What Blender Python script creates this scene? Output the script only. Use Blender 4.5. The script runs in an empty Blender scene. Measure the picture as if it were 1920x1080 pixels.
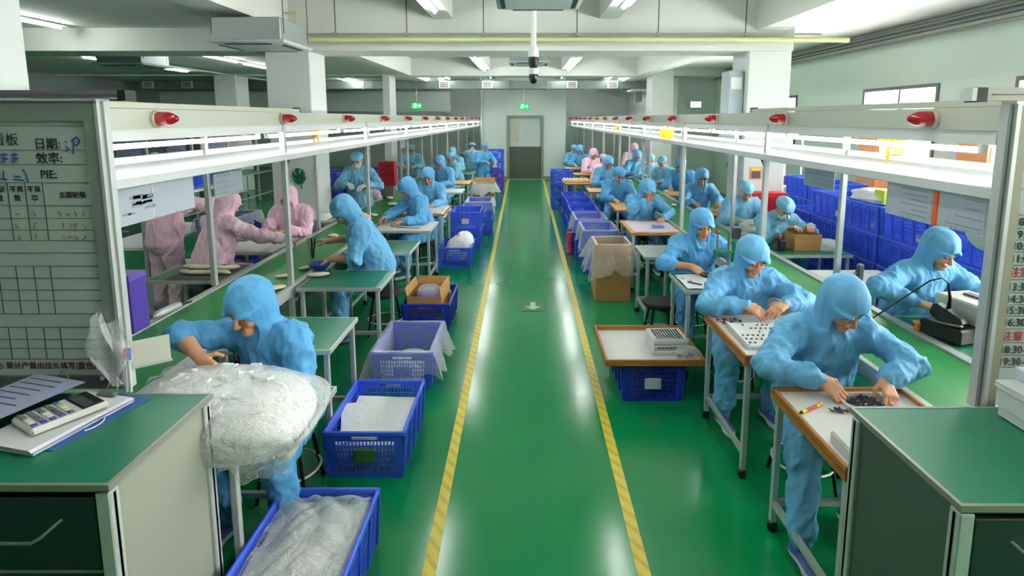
import bpy, math, random
import numpy as np
from mathutils import Vector, Matrix
random.seed(7)
RNG = np.random.RandomState(11)
SC = bpy.context.scene
COL = SC.collection
PI = math.pi

# ------------------------------------------------------------------ materials
def lin(c):
    return tuple((x/255/12.92 if x/255 <= .04045 else ((x/255+.055)/1.055)**2.4) for x in c)

MATS = {}
def mat(name, rgb, rough=.5, metal=0., spec=.5, noise=None, bump=None, emit=None, alpha=None, coat=0., folds=0.):
    """procedural principled material; rgb in sRGB 0-255"""
    if name in MATS:
        return MATS[name]
    m = bpy.data.materials.new(name); m.use_nodes = True
    nt = m.node_tree; b = nt.nodes['Principled BSDF']
    col = lin(rgb) + (1,)
    b.inputs['Base Color'].default_value = col
    b.inputs['Roughness'].default_value = rough
    b.inputs['Metallic'].default_value = metal
    b.inputs['Specular IOR Level'].default_value = spec
    if coat:
        b.inputs['Coat Weight'].default_value = coat
        b.inputs['Coat Roughness'].default_value = .08
    tc = None
    if noise or bump or folds:
        tc = nt.nodes.new('ShaderNodeTexCoord')
    if noise:
        sc, amt = noise
        n = nt.nodes.new('ShaderNodeTexNoise'); n.inputs['Scale'].default_value = sc; n.inputs['Detail'].default_value = 5
        nt.links.new(tc.outputs['Object'], n.inputs['Vector'])
        r = nt.nodes.new('ShaderNodeMix'); r.data_type = 'RGBA'
        r.inputs['A'].default_value = tuple(x*(1-amt) for x in col[:3]) + (1,)
        r.inputs['B'].default_value = tuple(min(1, x*(1+amt)) for x in col[:3]) + (1,)
        nt.links.new(n.outputs['Fac'], r.inputs['Factor'])
        nt.links.new(r.outputs['Result'], b.inputs['Base Color'])
    if bump:
        sc, st = bump
        n2 = nt.nodes.new('ShaderNodeTexNoise'); n2.inputs['Scale'].default_value = sc; n2.inputs['Detail'].default_value = 4
        nt.links.new(tc.outputs['Object'], n2.inputs['Vector'])
        bp = nt.nodes.new('ShaderNodeBump'); bp.inputs['Strength'].default_value = st; bp.inputs['Distance'].default_value = .02
        nt.links.new(n2.outputs['Fac'], bp.inputs['Height']); nt.links.new(bp.outputs['Normal'], b.inputs['Normal'])
    if folds:
        n2 = nt.nodes.new('ShaderNodeTexNoise'); n2.noise_type = 'RIDGED_MULTIFRACTAL'; n2.normalize = True
        n2.inputs['Scale'].default_value = 4.6; n2.inputs['Detail'].default_value = 2.2; n2.inputs['Distortion'].default_value = .9; n2.inputs['Roughness'].default_value = .45
        mp = nt.nodes.new('ShaderNodeMapping'); mp.inputs['Scale'].default_value = (1.25, 1.25, .75)
        nt.links.new(tc.outputs['Object'], mp.inputs['Vector']); nt.links.new(mp.outputs['Vector'], n2.inputs['Vector'])
        bp = nt.nodes.new('ShaderNodeBump'); bp.inputs['Strength'].default_value = folds; bp.inputs['Distance'].default_value = .05
        nt.links.new(n2.outputs['Fac'], bp.inputs['Height']); nt.links.new(bp.outputs['Normal'], b.inputs['Normal'])
    if emit:
        ec, es = emit
        b.inputs['Emission Color'].default_value = lin(ec) + (1,)
        b.inputs['Emission Strength'].default_value = es
    if alpha is not None:
        b.inputs['Alpha'].default_value = alpha
    MATS[name] = m
    return m

def plastic_film(name, rgb, clear, rough=.25):
    """thin clear or milky polythene: part see-through, part glossy"""
    if name in MATS: return MATS[name]
    m = bpy.data.materials.new(name); m.use_nodes = True
    nt = m.node_tree; b = nt.nodes['Principled BSDF']
    b.inputs['Base Color'].default_value = lin(rgb) + (1,)
    b.inputs['Roughness'].default_value = rough
    tc = nt.nodes.new('ShaderNodeTexCoord')
    n = nt.nodes.new('ShaderNodeTexNoise'); n.inputs['Scale'].default_value = 14; n.inputs['Detail'].default_value = 5; n.inputs['Distortion'].default_value = 1.5
    nt.links.new(tc.outputs['Object'], n.inputs['Vector'])
    bp = nt.nodes.new('ShaderNodeBump'); bp.inputs['Strength'].default_value = .75; bp.inputs['Distance'].default_value = .03
    nt.links.new(n.outputs['Fac'], bp.inputs['Height']); nt.links.new(bp.outputs['Normal'], b.inputs['Normal'])
    tr = nt.nodes.new('ShaderNodeBsdfTransparent')
    mx = nt.nodes.new('ShaderNodeMixShader')
    lw = nt.nodes.new('ShaderNodeLayerWeight'); lw.inputs['Blend'].default_value = .4
    nt.links.new(bp.outputs['Normal'], lw.inputs['Normal'])
    mr = nt.nodes.new('ShaderNodeMapRange')
    mr.inputs['To Min'].default_value = 1-min(1, clear+.1); mr.inputs['To Max'].default_value = min(1, 1-clear+.4)
    nt.links.new(lw.outputs['Facing'], mr.inputs['Value'])
    nt.links.new(mr.outputs['Result'], mx.inputs['Fac'])
    nt.links.new(tr.outputs[0], mx.inputs[1]); nt.links.new(b.outputs[0], mx.inputs[2])
    nt.links.new(mx.outputs[0], nt.nodes['Material Output'].inputs['Surface'])
    MATS[name] = m
    return m

def glow(name, rgb, strength):
    if name in MATS: return MATS[name]
    m = bpy.data.materials.new(name); m.use_nodes = True
    nt = m.node_tree; nt.nodes.remove(nt.nodes['Principled BSDF'])
    e = nt.nodes.new('ShaderNodeEmission'); e.inputs['Color'].default_value = lin(rgb)+(1,); e.inputs['Strength'].default_value = strength
    nt.links.new(e.outputs[0], nt.nodes['Material Output'].inputs['Surface'])
    MATS[name] = m
    return m

def floor_material():
    m = bpy.data.materials.new('green_epoxy'); m.use_nodes = True
    nt = m.node_tree; b = nt.nodes['Principled BSDF']
    tc = nt.nodes.new('ShaderNodeTexCoord')
    n = nt.nodes.new('ShaderNodeTexNoise'); n.inputs['Scale'].default_value = 1.1; n.inputs['Detail'].default_value = 8; n.inputs['Roughness'].default_value = .65
    nt.links.new(tc.outputs['Object'], n.inputs['Vector'])
    mx = nt.nodes.new('ShaderNodeMix'); mx.data_type = 'RGBA'
    mx.inputs['A'].default_value = lin((3, 118, 62))+(1,); mx.inputs['B'].default_value = lin((8, 138, 76))+(1,)
    nt.links.new(n.outputs['Fac'], mx.inputs['Factor']); nt.links.new(mx.outputs['Result'], b.inputs['Base Color'])
    n2 = nt.nodes.new('ShaderNodeTexNoise'); n2.inputs['Scale'].default_value = 2.6; n2.inputs['Detail'].default_value = 5
    nt.links.new(tc.outputs['Object'], n2.inputs['Vector'])
    mr = nt.nodes.new('ShaderNodeMapRange'); mr.inputs['To Min'].default_value = .13; mr.inputs['To Max'].default_value = .2
    nt.links.new(n2.outputs['Fac'], mr.inputs['Value']); nt.links.new(mr.outputs['Result'], b.inputs['Roughness'])
    b.inputs['Specular IOR Level'].default_value = .5
    n3 = nt.nodes.new('ShaderNodeTexNoise'); n3.inputs['Scale'].default_value = 9; n3.inputs['Detail'].default_value = 2
    nt.links.new(tc.outputs['Object'], n3.inputs['Vector'])
    bp = nt.nodes.new('ShaderNodeBump'); bp.inputs['Strength'].default_value = .03; bp.inputs['Distance'].default_value = .02
    nt.links.new(n3.outputs['Fac'], bp.inputs['Height']); nt.links.new(bp.outputs['Normal'], b.inputs['Normal'])
    return m

def tape_material():
    m = bpy.data.materials.new('hazard_tape'); m.use_nodes = True
    nt = m.node_tree; b = nt.nodes['Principled BSDF']
    tc = nt.nodes.new('ShaderNodeTexCoord'); sep = nt.nodes.new('ShaderNodeSeparateXYZ')
    nt.links.new(tc.outputs['Object'], sep.inputs[0])
    ad = nt.nodes.new('ShaderNodeMath'); ad.operation = 'MULTIPLY_ADD'; ad.inputs[1].default_value = 1.3
    nt.links.new(sep.outputs['X'], ad.inputs[0]); nt.links.new(sep.outputs['Y'], ad.inputs[2])
    mo = nt.nodes.new('ShaderNodeMath'); mo.operation = 'PINGPONG'; mo.inputs[1].default_value = .055
    nt.links.new(ad.outputs[0], mo.inputs[0])
    gt = nt.nodes.new('ShaderNodeMapRange'); gt.inputs['From Min'].default_value = .026; gt.inputs['From Max'].default_value = .044
    nt.links.new(mo.outputs[0], gt.inputs['Value'])
    no = nt.nodes.new('ShaderNodeTexNoise'); no.inputs['Scale'].default_value = 26; no.inputs['Detail'].default_value = 4
    nt.links.new(tc.outputs['Object'], no.inputs['Vector'])
    ml = nt.nodes.new('ShaderNodeMath'); ml.operation = 'MULTIPLY'
    nt.links.new(gt.outputs[0], ml.inputs[0]); nt.links.new(no.outputs['Fac'], ml.inputs[1])
    mx = nt.nodes.new('ShaderNodeMix'); mx.data_type = 'RGBA'
    mx.inputs['A'].default_value = lin((228, 206, 66))+(1,); mx.inputs['B'].default_value = lin((176, 146, 60))+(1,)
    nt.links.new(ml.outputs[0], mx.inputs['Factor']); nt.links.new(mx.outputs['Result'], b.inputs['Base Color'])
    b.inputs['Roughness'].default_value = .35
    return m

def cardboard_material(name, rgb):
    return mat(name, rgb, .85, noise=(7, .12), bump=(60, .1))

ALU = mat('aluminium', (198, 202, 200), .4, .35, noise=(4, .06))
ALU2 = mat('brushed_profile', (150, 150, 138), .45, .5)
STEEL = mat('stainless', (150, 152, 140), .42, .7, noise=(3, .12))
WHITE = mat('white_enamel', (226, 228, 226), .4, noise=(3, .03))
OFFW = mat('offwhite_trunking', (196, 196, 178), .5, noise=(5, .04))
GREYP = mat('grey_plastic', (86, 88, 88), .45)
BLACK = mat('black_plastic', (18, 18, 19), .4)
RUBBER = mat('black_rubber', (26, 25, 26), .75)
GREENTOP = mat('green_laminate', (10, 106, 78), .33, noise=(2.2, .1), bump=(180, .03))
BELT = mat('green_belt', (24, 128, 58), .38, noise=(1.6, .18))
WHITETOP = mat('white_laminate', (226, 222, 218), .4, noise=(3, .05))
WOOD = mat('wood_edge', (168, 108, 46), .5, noise=(16, .3))
WOODP = mat('pale_wood', (206, 164, 100), .5, noise=(16, .2))
CARD = cardboard_material('cardboard', (176, 132, 78))
CARDIN = cardboard_material('cardboard_inside', (150, 108, 62))
CRATEB = mat('crate_blue', (60, 96, 224), .35, noise=(5, .12))
CRATED = mat('crate_navy', (30, 50, 168), .38, noise=(5, .12))
CRATEP = mat('crate_purple', (92, 60, 196), .4, noise=(5, .12))
CRATER = mat('crate_red', (176, 24, 30), .4, noise=(5, .12))
PAPER = mat('paper', (220, 218, 222), .7, noise=(4, .03))
PAPERB = mat('paper_bluish', (168, 172, 205), .7, noise=(4, .04))
INK = mat('printed_ink', (40, 42, 48), .7)
INKR = mat('red_ink', (176, 40, 44), .7)
INKB = mat('blue_ink', (38, 62, 140), .7)
FILM = plastic_film('clear_film', (252, 253, 254), .72)
FILMB = plastic_film('milky_film', (248, 248, 248), .28)
FILMD = plastic_film('document_sleeve', (190, 200, 208), .12, .3)
TRAYW = mat('tray_white', (220, 222, 220), .45)
PARTS = mat('dark_parts', (70, 74, 78), .4, .5)
REDL = mat('red_lens', (150, 10, 22), .16, coat=.5, emit=((150, 8, 18), .06))
CREAM = mat('cream_foam', (236, 222, 196), .8)
FOAM = mat('white_foam', (246, 246, 243), .85, bump=(30, .4))
YELLOWP = mat('yellow_plastic', (240, 200, 20), .4)
GREENP = mat('green_plastic', (10, 130, 84), .35)
BLUEC = mat('blue_suit', (106, 174, 220), .62, spec=.35, noise=(3, .07), folds=.9)
BLUEC2 = mat('blue_suit_paler', (130, 192, 224), .62, spec=.35, noise=(3, .07), folds=.9)
BLUEC3 = mat('blue_suit_deeper', (90, 164, 216), .62, spec=.35, noise=(3, .07), folds=.9)
PINKC = mat('pink_suit', (255, 208, 228), .65, spec=.35, noise=(3, .06), folds=.9)
SKIN = mat('skin', (206, 150, 116), .5, noise=(26, .06))
LIPS = mat('lips', (184, 112, 98), .5)
DARK = mat('brow_and_lash', (34, 24, 20), .7)
HAIR = mat('black_hair', (22, 18, 17), .5)
MASK = mat('mask_cloth', (196, 222, 226), .8)
GLOVE = mat('white_glove', (232, 230, 228), .8)
SHOE = mat('white_shoe', (214, 220, 228), .6)
SHOEB = mat('blue_shoe_trim', (70, 90, 160), .6)

# ------------------------------------------------------------------ mesh builder
class MB:
    def __init__(s):
        s.v = []; s.f = []; s.m = []; s.mats = []; s.M = None
    def mi(s, m):
        if m not in s.mats: s.mats.append(m)
        return s.mats.index(m)
    def add(s, vs, fs, m):
        o = len(s.v)
        if s.M is not None:
            vs = [tuple(s.M @ Vector(v)) for v in vs]
        s.v.extend(vs); i = s.mi(m)
        for f in fs:
            s.f.append(tuple(o+k for k in f)); s.m.append(i)
        return s
    def box(s, lo, hi, m, b=0.):
        x0, y0, z0 = lo; x1, y1, z1 = hi
        b = min(b, (x1-x0)*.49, (y1-y0)*.49, (z1-z0)*.49)
        if b <= 0:
            vs = [(x, y, z) for x in (x0, x1) for y in (y0, y1) for z in (z0, z1)]
            return s.add(vs, [(0, 1, 3, 2), (4, 6, 7, 5), (0, 4, 5, 1), (2, 3, 7, 6), (0, 2, 6, 4), (1, 5, 7, 3)], m)
        vs = []; ix = {}
        for i, (x, sx) in enumerate(((x0, 1), (x1, -1))):
            for j, (y, sy) in enumerate(((y0, 1), (y1, -1))):
                for k, (z, sz) in enumerate(((z0, 1), (z1, -1))):
                    ix[i, j, k, 0] = len(vs); vs.append((x, y+sy*b, z+sz*b))
                    ix[i, j, k, 1] = len(vs); vs.append((x+sx*b, y, z+sz*b))
                    ix[i, j, k, 2] = len(vs); vs.append((x+sx*b, y+sy*b, z))
        fs = []
        for i in (0, 1): fs.append([ix[i, j, k, 0] for j, k in ((0, 0), (0, 1), (1, 1), (1, 0))])
        for j in (0, 1): fs.append([ix[i, j, k, 1] for i, k in ((0, 0), (0, 1), (1, 1), (1, 0))])
        for k in (0, 1): fs.append([ix[i, j, k, 2] for i, j in ((0, 0), (0, 1), (1, 1), (1, 0))])
        for i in (0, 1):
            for j in (0, 1): fs.append([ix[i, j, 0, 0], ix[i, j, 1, 0], ix[i, j, 1, 1], ix[i, j, 0, 1]])
            for k in (0, 1): fs.append([ix[i, 0, k, 0], ix[i, 1, k, 0], ix[i, 1, k, 2], ix[i, 0, k, 2]])
        for j in (0, 1):
            for k in (0, 1): fs.append([ix[0, j, k, 1], ix[1, j, k, 1], ix[1, j, k, 2], ix[0, j, k, 2]])
        for i in (0, 1):
            for j in (0, 1):
                for k in (0, 1): fs.append([ix[i, j, k, 0], ix[i, j, k, 1], ix[i, j, k, 2]])
        return s.add(vs, fs, m)
    def cbox(s, c, d, m, b=0.):
        return s.box([c[i]-d[i]/2 for i in range(3)], [c[i]+d[i]/2 for i in range(3)], m, b)
    def rbox(s, c, d, rz, m, b=0., rx=0., ry=0.):
        old = s.M
        T = Matrix.Translation(c) @ Matrix.Rotation(rz, 4, 'Z') @ Matrix.Rotation(ry, 4, 'Y') @ Matrix.Rotation(rx, 4, 'X')
        s.M = T if old is None else old @ T
        s.box([-x/2 for x in d], [x/2 for x in d], m, b); s.M = old
        return s
    def cyl(s, p0, p1, r0, m, r1=None, n=12, caps=True):
        return s.tube([p0, p1], [r0, r0 if r1 is None else r1], m, n, caps)
    def tube(s, path, r, m, n=8, caps=True):
        P = [Vector(p) for p in path]
        R = r if isinstance(r, (list, tuple)) else [r]*len(P)
        vs = []; up = None
        for i, p in enumerate(P):
            t = (P[min(i+1, len(P)-1)]-P[max(i-1, 0)])
            if t.length < 1e-9: t = Vector((0, 0, 1))
            t.normalize()
            if up is None:
                up = Vector((0, 0, 1)) if abs(t.z) < .9 else Vector((1, 0, 0))
            a = t.cross(up)
            if a.length < 1e-6: a = t.orthogonal()
            a.normalize(); bb = a.cross(t).normalized(); up = bb
            for k in range(n):
                th = 2*PI*k/n
                vs.append(tuple(p + a*(R[i]*math.cos(th)) + bb*(R[i]*math.sin(th))))
        fs = []
        for i in range(len(P)-1):
            for k in range(n):
                k2 = (k+1) % n
                fs.append((i*n+k, i*n+k2, (i+1)*n+k2, (i+1)*n+k))
        if caps:
            fs.append(tuple(range(n))[::-1]); fs.append(tuple((len(P)-1)*n+k for k in range(n)))
        return s.add(vs, fs, m)
    def lathe(s, prof, m, o=(0, 0, 0), n=20, axis='Z', flip=1):
        vs = []
        for r, h in prof:
            for k in range(n):
                t = 2*PI*k/n; a, b = r*math.cos(t), r*math.sin(t)
                p = (a, b, h) if axis == 'Z' else ((h, a, b) if axis == 'X' else (a, h, b))
                vs.append((o[0]+p[0], o[1]+p[1], o[2]+p[2]))
        fs = []
        for i in range(len(prof)-1):
            for k in range(n):
                k2 = (k+1) % n
                fs.append((i*n+k, i*n+k2, (i+1)*n+k2, (i+1)*n+k))
        fs.append(tuple(range(n))[::-1]); fs.append(tuple((len(prof)-1)*n+k for k in range(n)))
        return s.add(vs, fs, m)
    def grid(s, fn, nu, nv, m, closed=False):
        vs = [tuple(fn(i/(nu if closed else nu-1), j/(nv-1))) for j in range(nv) for i in range(nu)]
        fs = []
        for j in range(nv-1):
            for i in range(nu if closed else nu-1):
                i2 = (i+1) % nu
                fs.append((j*nu+i, j*nu+i2, (j+1)*nu+i2, (j+1)*nu+i))
        return s.add(vs, fs, m)
    def ell(s, c, r, m, nu=16, nv=10):
        def fn(u, v):
            a = 2*PI*u; b = PI*(v-.5)
            return (c[0]+r[0]*math.cos(a)*math.cos(b), c[1]+r[1]*math.sin(a)*math.cos(b), c[2]+r[2]*math.sin(b))
        return s.grid(fn, nu, nv, m, True)
    def panel(s, P, us, vs_, solid, th, m):
        """perforated panel: P(u,v)->point, th: inward offset vector; us, vs_ breakpoints; solid[i][j]"""
        nu, nv = len(us), len(vs_)
        o = len(s.v); i0 = s.mi(m)
        T = Vector(th)
        for k in (0, 1):
            for u in us:
                for v in vs_:
                    s.v.append(tuple(Vector(P(u, v)) + T*k))
        def id(k, i, j): return o + (k*nu+i)*nv+j
        def sol(i, j): return 0 <= i < nu-1 and 0 <= j < nv-1 and solid[i][j]
        for i in range(nu-1):
            for j in range(nv-1):
                if not solid[i][j]: continue
                for k in (0, 1):
                    s.f.append((id(k, i, j), id(k, i+1, j), id(k, i+1, j+1), id(k, i, j+1))); s.m.append(i0)
                for (di, dj, a, b) in ((-1, 0, (i, j), (i, j+1)), (1, 0, (i+1, j), (i+1, j+1)), (0, -1, (i, j), (i+1, j)), (0, 1, (i, j+1), (i+1, j+1))):
                    if not sol(i+di, j+dj):
                        s.f.append((id(0, *a), id(0, *b), id(1, *b), id(1, *a))); s.m.append(i0)
        return s
    def mesh(s, name, smooth=True, angle=35):
        me = bpy.data.meshes.new(name)
        me.from_pydata(s.v, [], s.f)
        for m in s.mats: me.materials.append(m)
        me.polygons.foreach_set('material_index', s.m)
        if smooth:
            me.polygons.foreach_set('use_smooth', [True]*len(s.f))
            me.set_sharp_from_angle(angle=math.radians(angle))
        me.update()
        return me
    def build(s, name, parent=None, smooth=True, loc=None):
        o = bpy.data.objects.new(name, s.mesh(name, smooth)); COL.objects.link(o)
        if loc is not None: o.location = loc
        if parent is not None: o.parent = parent
        return o

def tag(o, label=None, cat=None, group=None, kind=None):
    if label: o['label'] = label
    if cat: o['category'] = cat
    if group: o['group'] = group
    if kind: o['kind'] = kind
    return o

def thing(name, label, cat, loc=(0, 0, 0), rz=0, group=None):
    o = bpy.data.objects.new(name, None); COL.objects.link(o)
    o.empty_display_size = .1
    o.location = loc; o.rotation_euler = (0, 0, rz)
    return tag(o, label, cat, group)

def struct(name, mb, smooth=True):
    return tag(mb.build(name, None, smooth), kind='structure')

def kids(o):
    return [c for c in bpy.data.objects if c.parent == o]

KIDS = {}
def dup(root, loc=None, rz=None, label=None, group=None, scale=None):
    """a thing plus copies of its parts and their sub-parts"""
    r = root.copy(); COL.objects.link(r)
    if loc is not None: r.location = loc
    if rz is not None: r.rotation_euler = (0, 0, rz)
    if scale is not None: r.scale = scale
    if label: r['label'] = label
    if group: r['group'] = group
    for ch in kids(root):
        c = ch.copy(); COL.objects.link(c); c.parent = r
        for g in kids(ch):
            d = g.copy(); COL.objects.link(d); d.parent = c
    return r

ORD = ['first', 'second', 'third', 'fourth', 'fifth', 'sixth', 'seventh', 'eighth', 'ninth', 'tenth', 'eleventh',
       'twelfth', 'thirteenth', 'fourteenth', 'fifteenth', 'sixteenth']

def text_mesh(name, body, size, m, loc, rot, parent, align='LEFT', extrude=.0008, bold=0., sx=1.):
    c = bpy.data.curves.new(name, 'FONT'); c.body = body; c.size = size; c.align_x = align; c.extrude = extrude; c.offset = bold
    c.resolution_u = 2
    o = bpy.data.objects.new(name, c); COL.objects.link(o)
    dg = bpy.context.evaluated_depsgraph_get()
    me = bpy.data.meshes.new_from_object(o.evaluated_get(dg))
    bpy.data.objects.remove(o); bpy.data.curves.remove(c)
    me.materials.clear(); me.materials.append(m)
    t = bpy.data.objects.new(name, me); COL.objects.link(t)
    t.location = loc; t.rotation_euler = rot; t.scale = (sx, 1, 1)
    if parent is not None: t.parent = parent
    return t

# ------------------------------------------------------------------ camera
H = 2.1
cam = bpy.data.cameras.new('camera'); camo = bpy.data.objects.new('camera', cam); COL.objects.link(camo)
camo.location = (0, 0, H); camo.rotation_euler = (math.radians(90-7.8), 0, 0)
cam.sensor_width = 36; cam.lens = 1050/1920*36
cam.shift_x = -25/1920; cam.shift_y = -(540-365.83)/1920
cam.clip_start = .05; cam.clip_end = 200
SC.camera = camo
SC.view_settings.view_transform = 'Standard'; SC.view_settings.look = 'None'
SC.view_settings.gamma = 1; SC.view_settings.use_curve_mapping = False
SC.view_settings.exposure = 1.56
cy = SC.cycles
cy.use_denoising = True
cy.max_bounces = 6; cy.diffuse_bounces = 3; cy.glossy_bounces = 3; cy.transmission_bounces = 2; cy.transparent_max_bounces = 10
cy.caustics_reflective = False; cy.caustics_refractive = False
cy.sample_clamp_indirect = 4
cy.use_adaptive_sampling = True; cy.adaptive_threshold = .03

w = bpy.data.worlds.new('daylight'); SC.world = w; w.use_nodes = True
bg = w.node_tree.nodes['Background']; bg.inputs[0].default_value = (1, 1, .97, 1); bg.inputs[1].default_value = 13.

# ------------------------------------------------------------------ the room
XL, XR, YB, YF, ZC = -13.0, 5.6, -5.0, 24.6, 3.75
WALLM = mat('wall_panel_lightened', (222, 231, 225), .42, noise=(.6, .05))  # paint lightened to stand in for light missing at the far end
WALLD = mat('wall_panel_grey', (140, 152, 146), .5, noise=(.6, .06))
CEILM = mat('ceiling_paint', (218, 222, 214), .8, noise=(.7, .05))
COLM = mat('column_paint', (218, 224, 220), .6, noise=(1.2, .04))
struct('floor', MB().box((XL, YB, -.2), (XR, YF, 0), floor_material()))
struct('ceiling', MB().box((XL, YB, ZC), (XR, YF, ZC+.2), CEILM))
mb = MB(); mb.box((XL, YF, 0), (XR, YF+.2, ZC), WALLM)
struct('wall_far', mb)
struct('wall_left', MB().box((XL-.2, YB, 0), (XL, YF, ZC), WALLD))
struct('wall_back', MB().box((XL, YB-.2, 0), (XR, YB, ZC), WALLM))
WALLG = mat('wall_panel_green_dimmed', (190, 209, 192), .4, noise=(.6, .05))  # greener tone, darkened in colour to offset strong window light
# side wall with window openings
wins = [(11.68, 13.27), (7.69, 9.4), (4.78, 6.49), (1.8, 3.5), (-1.2, .5)]
zs0, zs1 = 1.3, 2.575
mb = MB()
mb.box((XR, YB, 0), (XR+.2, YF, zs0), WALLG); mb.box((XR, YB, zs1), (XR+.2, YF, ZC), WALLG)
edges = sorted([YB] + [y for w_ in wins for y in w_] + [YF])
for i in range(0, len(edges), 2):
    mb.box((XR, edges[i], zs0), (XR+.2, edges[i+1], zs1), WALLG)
struct('wall_right', mb)
WF = mat('window_frame_grey', (84, 88, 84), .5)
GLASS = plastic_film('window_glass', (250, 252, 255), .93, .05)
for i, (a, b) in enumerate(wins):
    r = tag(bpy.data.objects.new('window_%d' % (i+1), None), kind='structure'); COL.objects.link(r)
    r.location = (XR, a, zs0)
    L, Hh = b-a, zs1-zs0
    fb = MB(); t = .05
    fb.box((.0-.02, 0, 0), (.1, L, t), WF); fb.box((-.02, 0, Hh-t), (.1, L, Hh), WF)
    fb.box((-.02, 0, t), (.1, t, Hh-t), WF); fb.box((-.02, L-t, t), (.1, L, Hh-t), WF)
    fb.box((.02, L/2-.02, t), (.08, L/2+.02, Hh-t), WF)
    fb.build('window_frame', r)
    MB().box((.045, t, t), (.05, L-t, Hh-t), GLASS).build('pane', r)
# vestibule that holds the door
VY = 19.45
DX0, DX1, DZ = -.63, .63, 2.2
mb = MB()
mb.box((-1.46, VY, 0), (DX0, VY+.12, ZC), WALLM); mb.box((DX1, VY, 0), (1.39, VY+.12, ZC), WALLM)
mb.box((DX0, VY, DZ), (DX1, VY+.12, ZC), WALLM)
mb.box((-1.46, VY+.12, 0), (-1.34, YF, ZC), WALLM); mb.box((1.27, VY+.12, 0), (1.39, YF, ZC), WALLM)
struct('wall_vestibule', mb)
d = tag(bpy.data.objects.new('door_1', None), kind='structure'); COL.objects.link(d); d.location = (0, VY, 0)
fb = MB()
fb.box((DX0, -.04, 0), (DX0+.09, .12, DZ), STEEL); fb.box((DX1-.09, -.04, 0), (DX1, .12, DZ), STEEL); fb.box((DX0+.09, -.04, DZ-.09), (DX1-.09, .12, DZ), STEEL)
fb.build('door_frame', d)
lf = MB()
lf.box((DX0+.09, .02, .02), (DX1-.09, .07, 1.13), mat('door_lower', (96, 104, 92), .35, .35, noise=(2, .1)), .004)
lf.box((DX0+.09, .02, 1.13), (DX1-.09, .07, DZ-.09), mat('door_upper', (208, 216, 214), .4, .1), .004)
lf.build('door_leaf', d)
MB().box((DX0+.16, .012, 1.3), (DX0+.42, .02, 2.02), mat('notice_cream', (206, 200, 182), .6)).build('notice', d)
hb = MB(); hb.tube([(DX0+.14, .02, 1.02), (DX0+.14, -.03, 1.02), (DX0+.3, -.03, 1.02)], .012, STEEL, 8); hb.build('door_handle', d)
struct('trim_door_sill', MB().box((DX0-.1, VY-.06, 0), (DX1+.1, VY, .02), mat('sill_metal', (176, 190, 160), .4, .5)))
# skirting
struct('baseboard_vestibule', MB().box((-1.46, VY-.012, 0), (DX0, VY, .1), ALU2).box((DX1, VY-.012, 0), (1.39, VY, .1), ALU2))

# columns
def column(n, x0, x1, y0, y1):
    struct(n, MB().box((x0, y0, 0), (x1, y1, ZC), COLM, .012))
column('column_left', -3.52, -2.92, 7.75, 8.35)
column('column_left_near', -3.95, -3.3, 3.2, 3.8)
column('column_right', 3.02, 3.6, 7.75, 8.35)
column('column_right_far', 3.5, 4.1, 15.74, 16.46)
column('column_left_far', -3.95, -3.75, 15.74, 16.46)
column('column_wing', -8.6, -8.0, 15.74, 16.46)
# beams under the slab
struct('beam_across_near', MB().box((XL, 7.72, 3.0), (3.6, 8.4, ZC), CEILM))
struct('ceiling_wing_left', MB().box((XL, YB, 3.3), (-3.4, YF, ZC), CEILM))
struct('ceiling_wing_right', MB().box((3.55, YB, 3.46), (XR, YF, ZC), CEILM))
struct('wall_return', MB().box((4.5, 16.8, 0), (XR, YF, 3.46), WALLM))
struct('beam_across_far', MB().box((XL, 15.8, 3.27), (XR-.01, 16.4, ZC), CEILM))
struct('beam_across_back', MB().box((XL, -.6, 3.0), (XR, 0., ZC), CEILM))
for n, x in (('left', -3.36), ('right', 3.3), ('wing', -8.3)):
    struct('beam_along_'+n, MB().box((x-.2, YB, 3.27), (x+.2, 7.72, ZC), CEILM).box((x-.2, 8.4, 3.27), (x+.2, 15.8, ZC), CEILM).box((x-.2, 16.4, 3.27), (x+.2, YF, ZC), CEILM))
for n, x in (('left', -1.1), ('right', 1.12)):
    struct('beam_thin_'+n, MB().box((x-.13, YB, 3.42), (x+.13, 7.72, ZC), CEILM).box((x-.13, 8.4, 3.42), (x+.13, 15.8, ZC), CEILM).box((x-.13, 16.4, 3.42), (x+.13, VY, ZC), CEILM))
# far wall dark band on the left wing
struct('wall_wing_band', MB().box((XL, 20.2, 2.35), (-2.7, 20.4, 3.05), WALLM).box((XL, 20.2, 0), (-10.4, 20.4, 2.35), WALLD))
# cornice lines on the wall with windows
struct('trim_1', MB().box((XR-.05, YB, 3.41), (XR, 16.8, 3.45), ALU2).box((XR-.04, YB, 3.3), (XR, 16.8, 3.315), GREYP))

# floor tape and floor marker
TAPE = tape_material()
def tape(label, a, b, wd):
    t = MB()
    dx, dy = b[0]-a[0], b[1]-a[1]; L = math.hypot(dx, dy)
    t.box((-wd/2, 0, .0005), (wd/2, L, .002), TAPE)
    o = t.build('floor_tape', None, False, (a[0], a[1], 0)); o.rotation_euler = (0, 0, -math.atan2(dx, dy))
    tag(o, label, 'tape', 'hazard tapes edging the aisle')
tape('yellow striped floor tape along the side of the aisle with the pink workers', (-.435, .6), (-.59, 19.3), .062)
tape('yellow striped floor tape along the side of the aisle with the wooden trays', (.545, .6), (.625, 19.3), .062)
t = MB(); t.box((-.13, -.17, .0005), (.13, .17, .003), mat('marker_green', (36, 104, 66), .4))
fm = t.build('floor_sticker', None, False, (.085, 6.1, 0)); tag(fm, 'small green evacuation arrow sticker on the aisle floor', 'sticker')
MK = mat('marker_pale', (170, 226, 176), .4)
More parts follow.
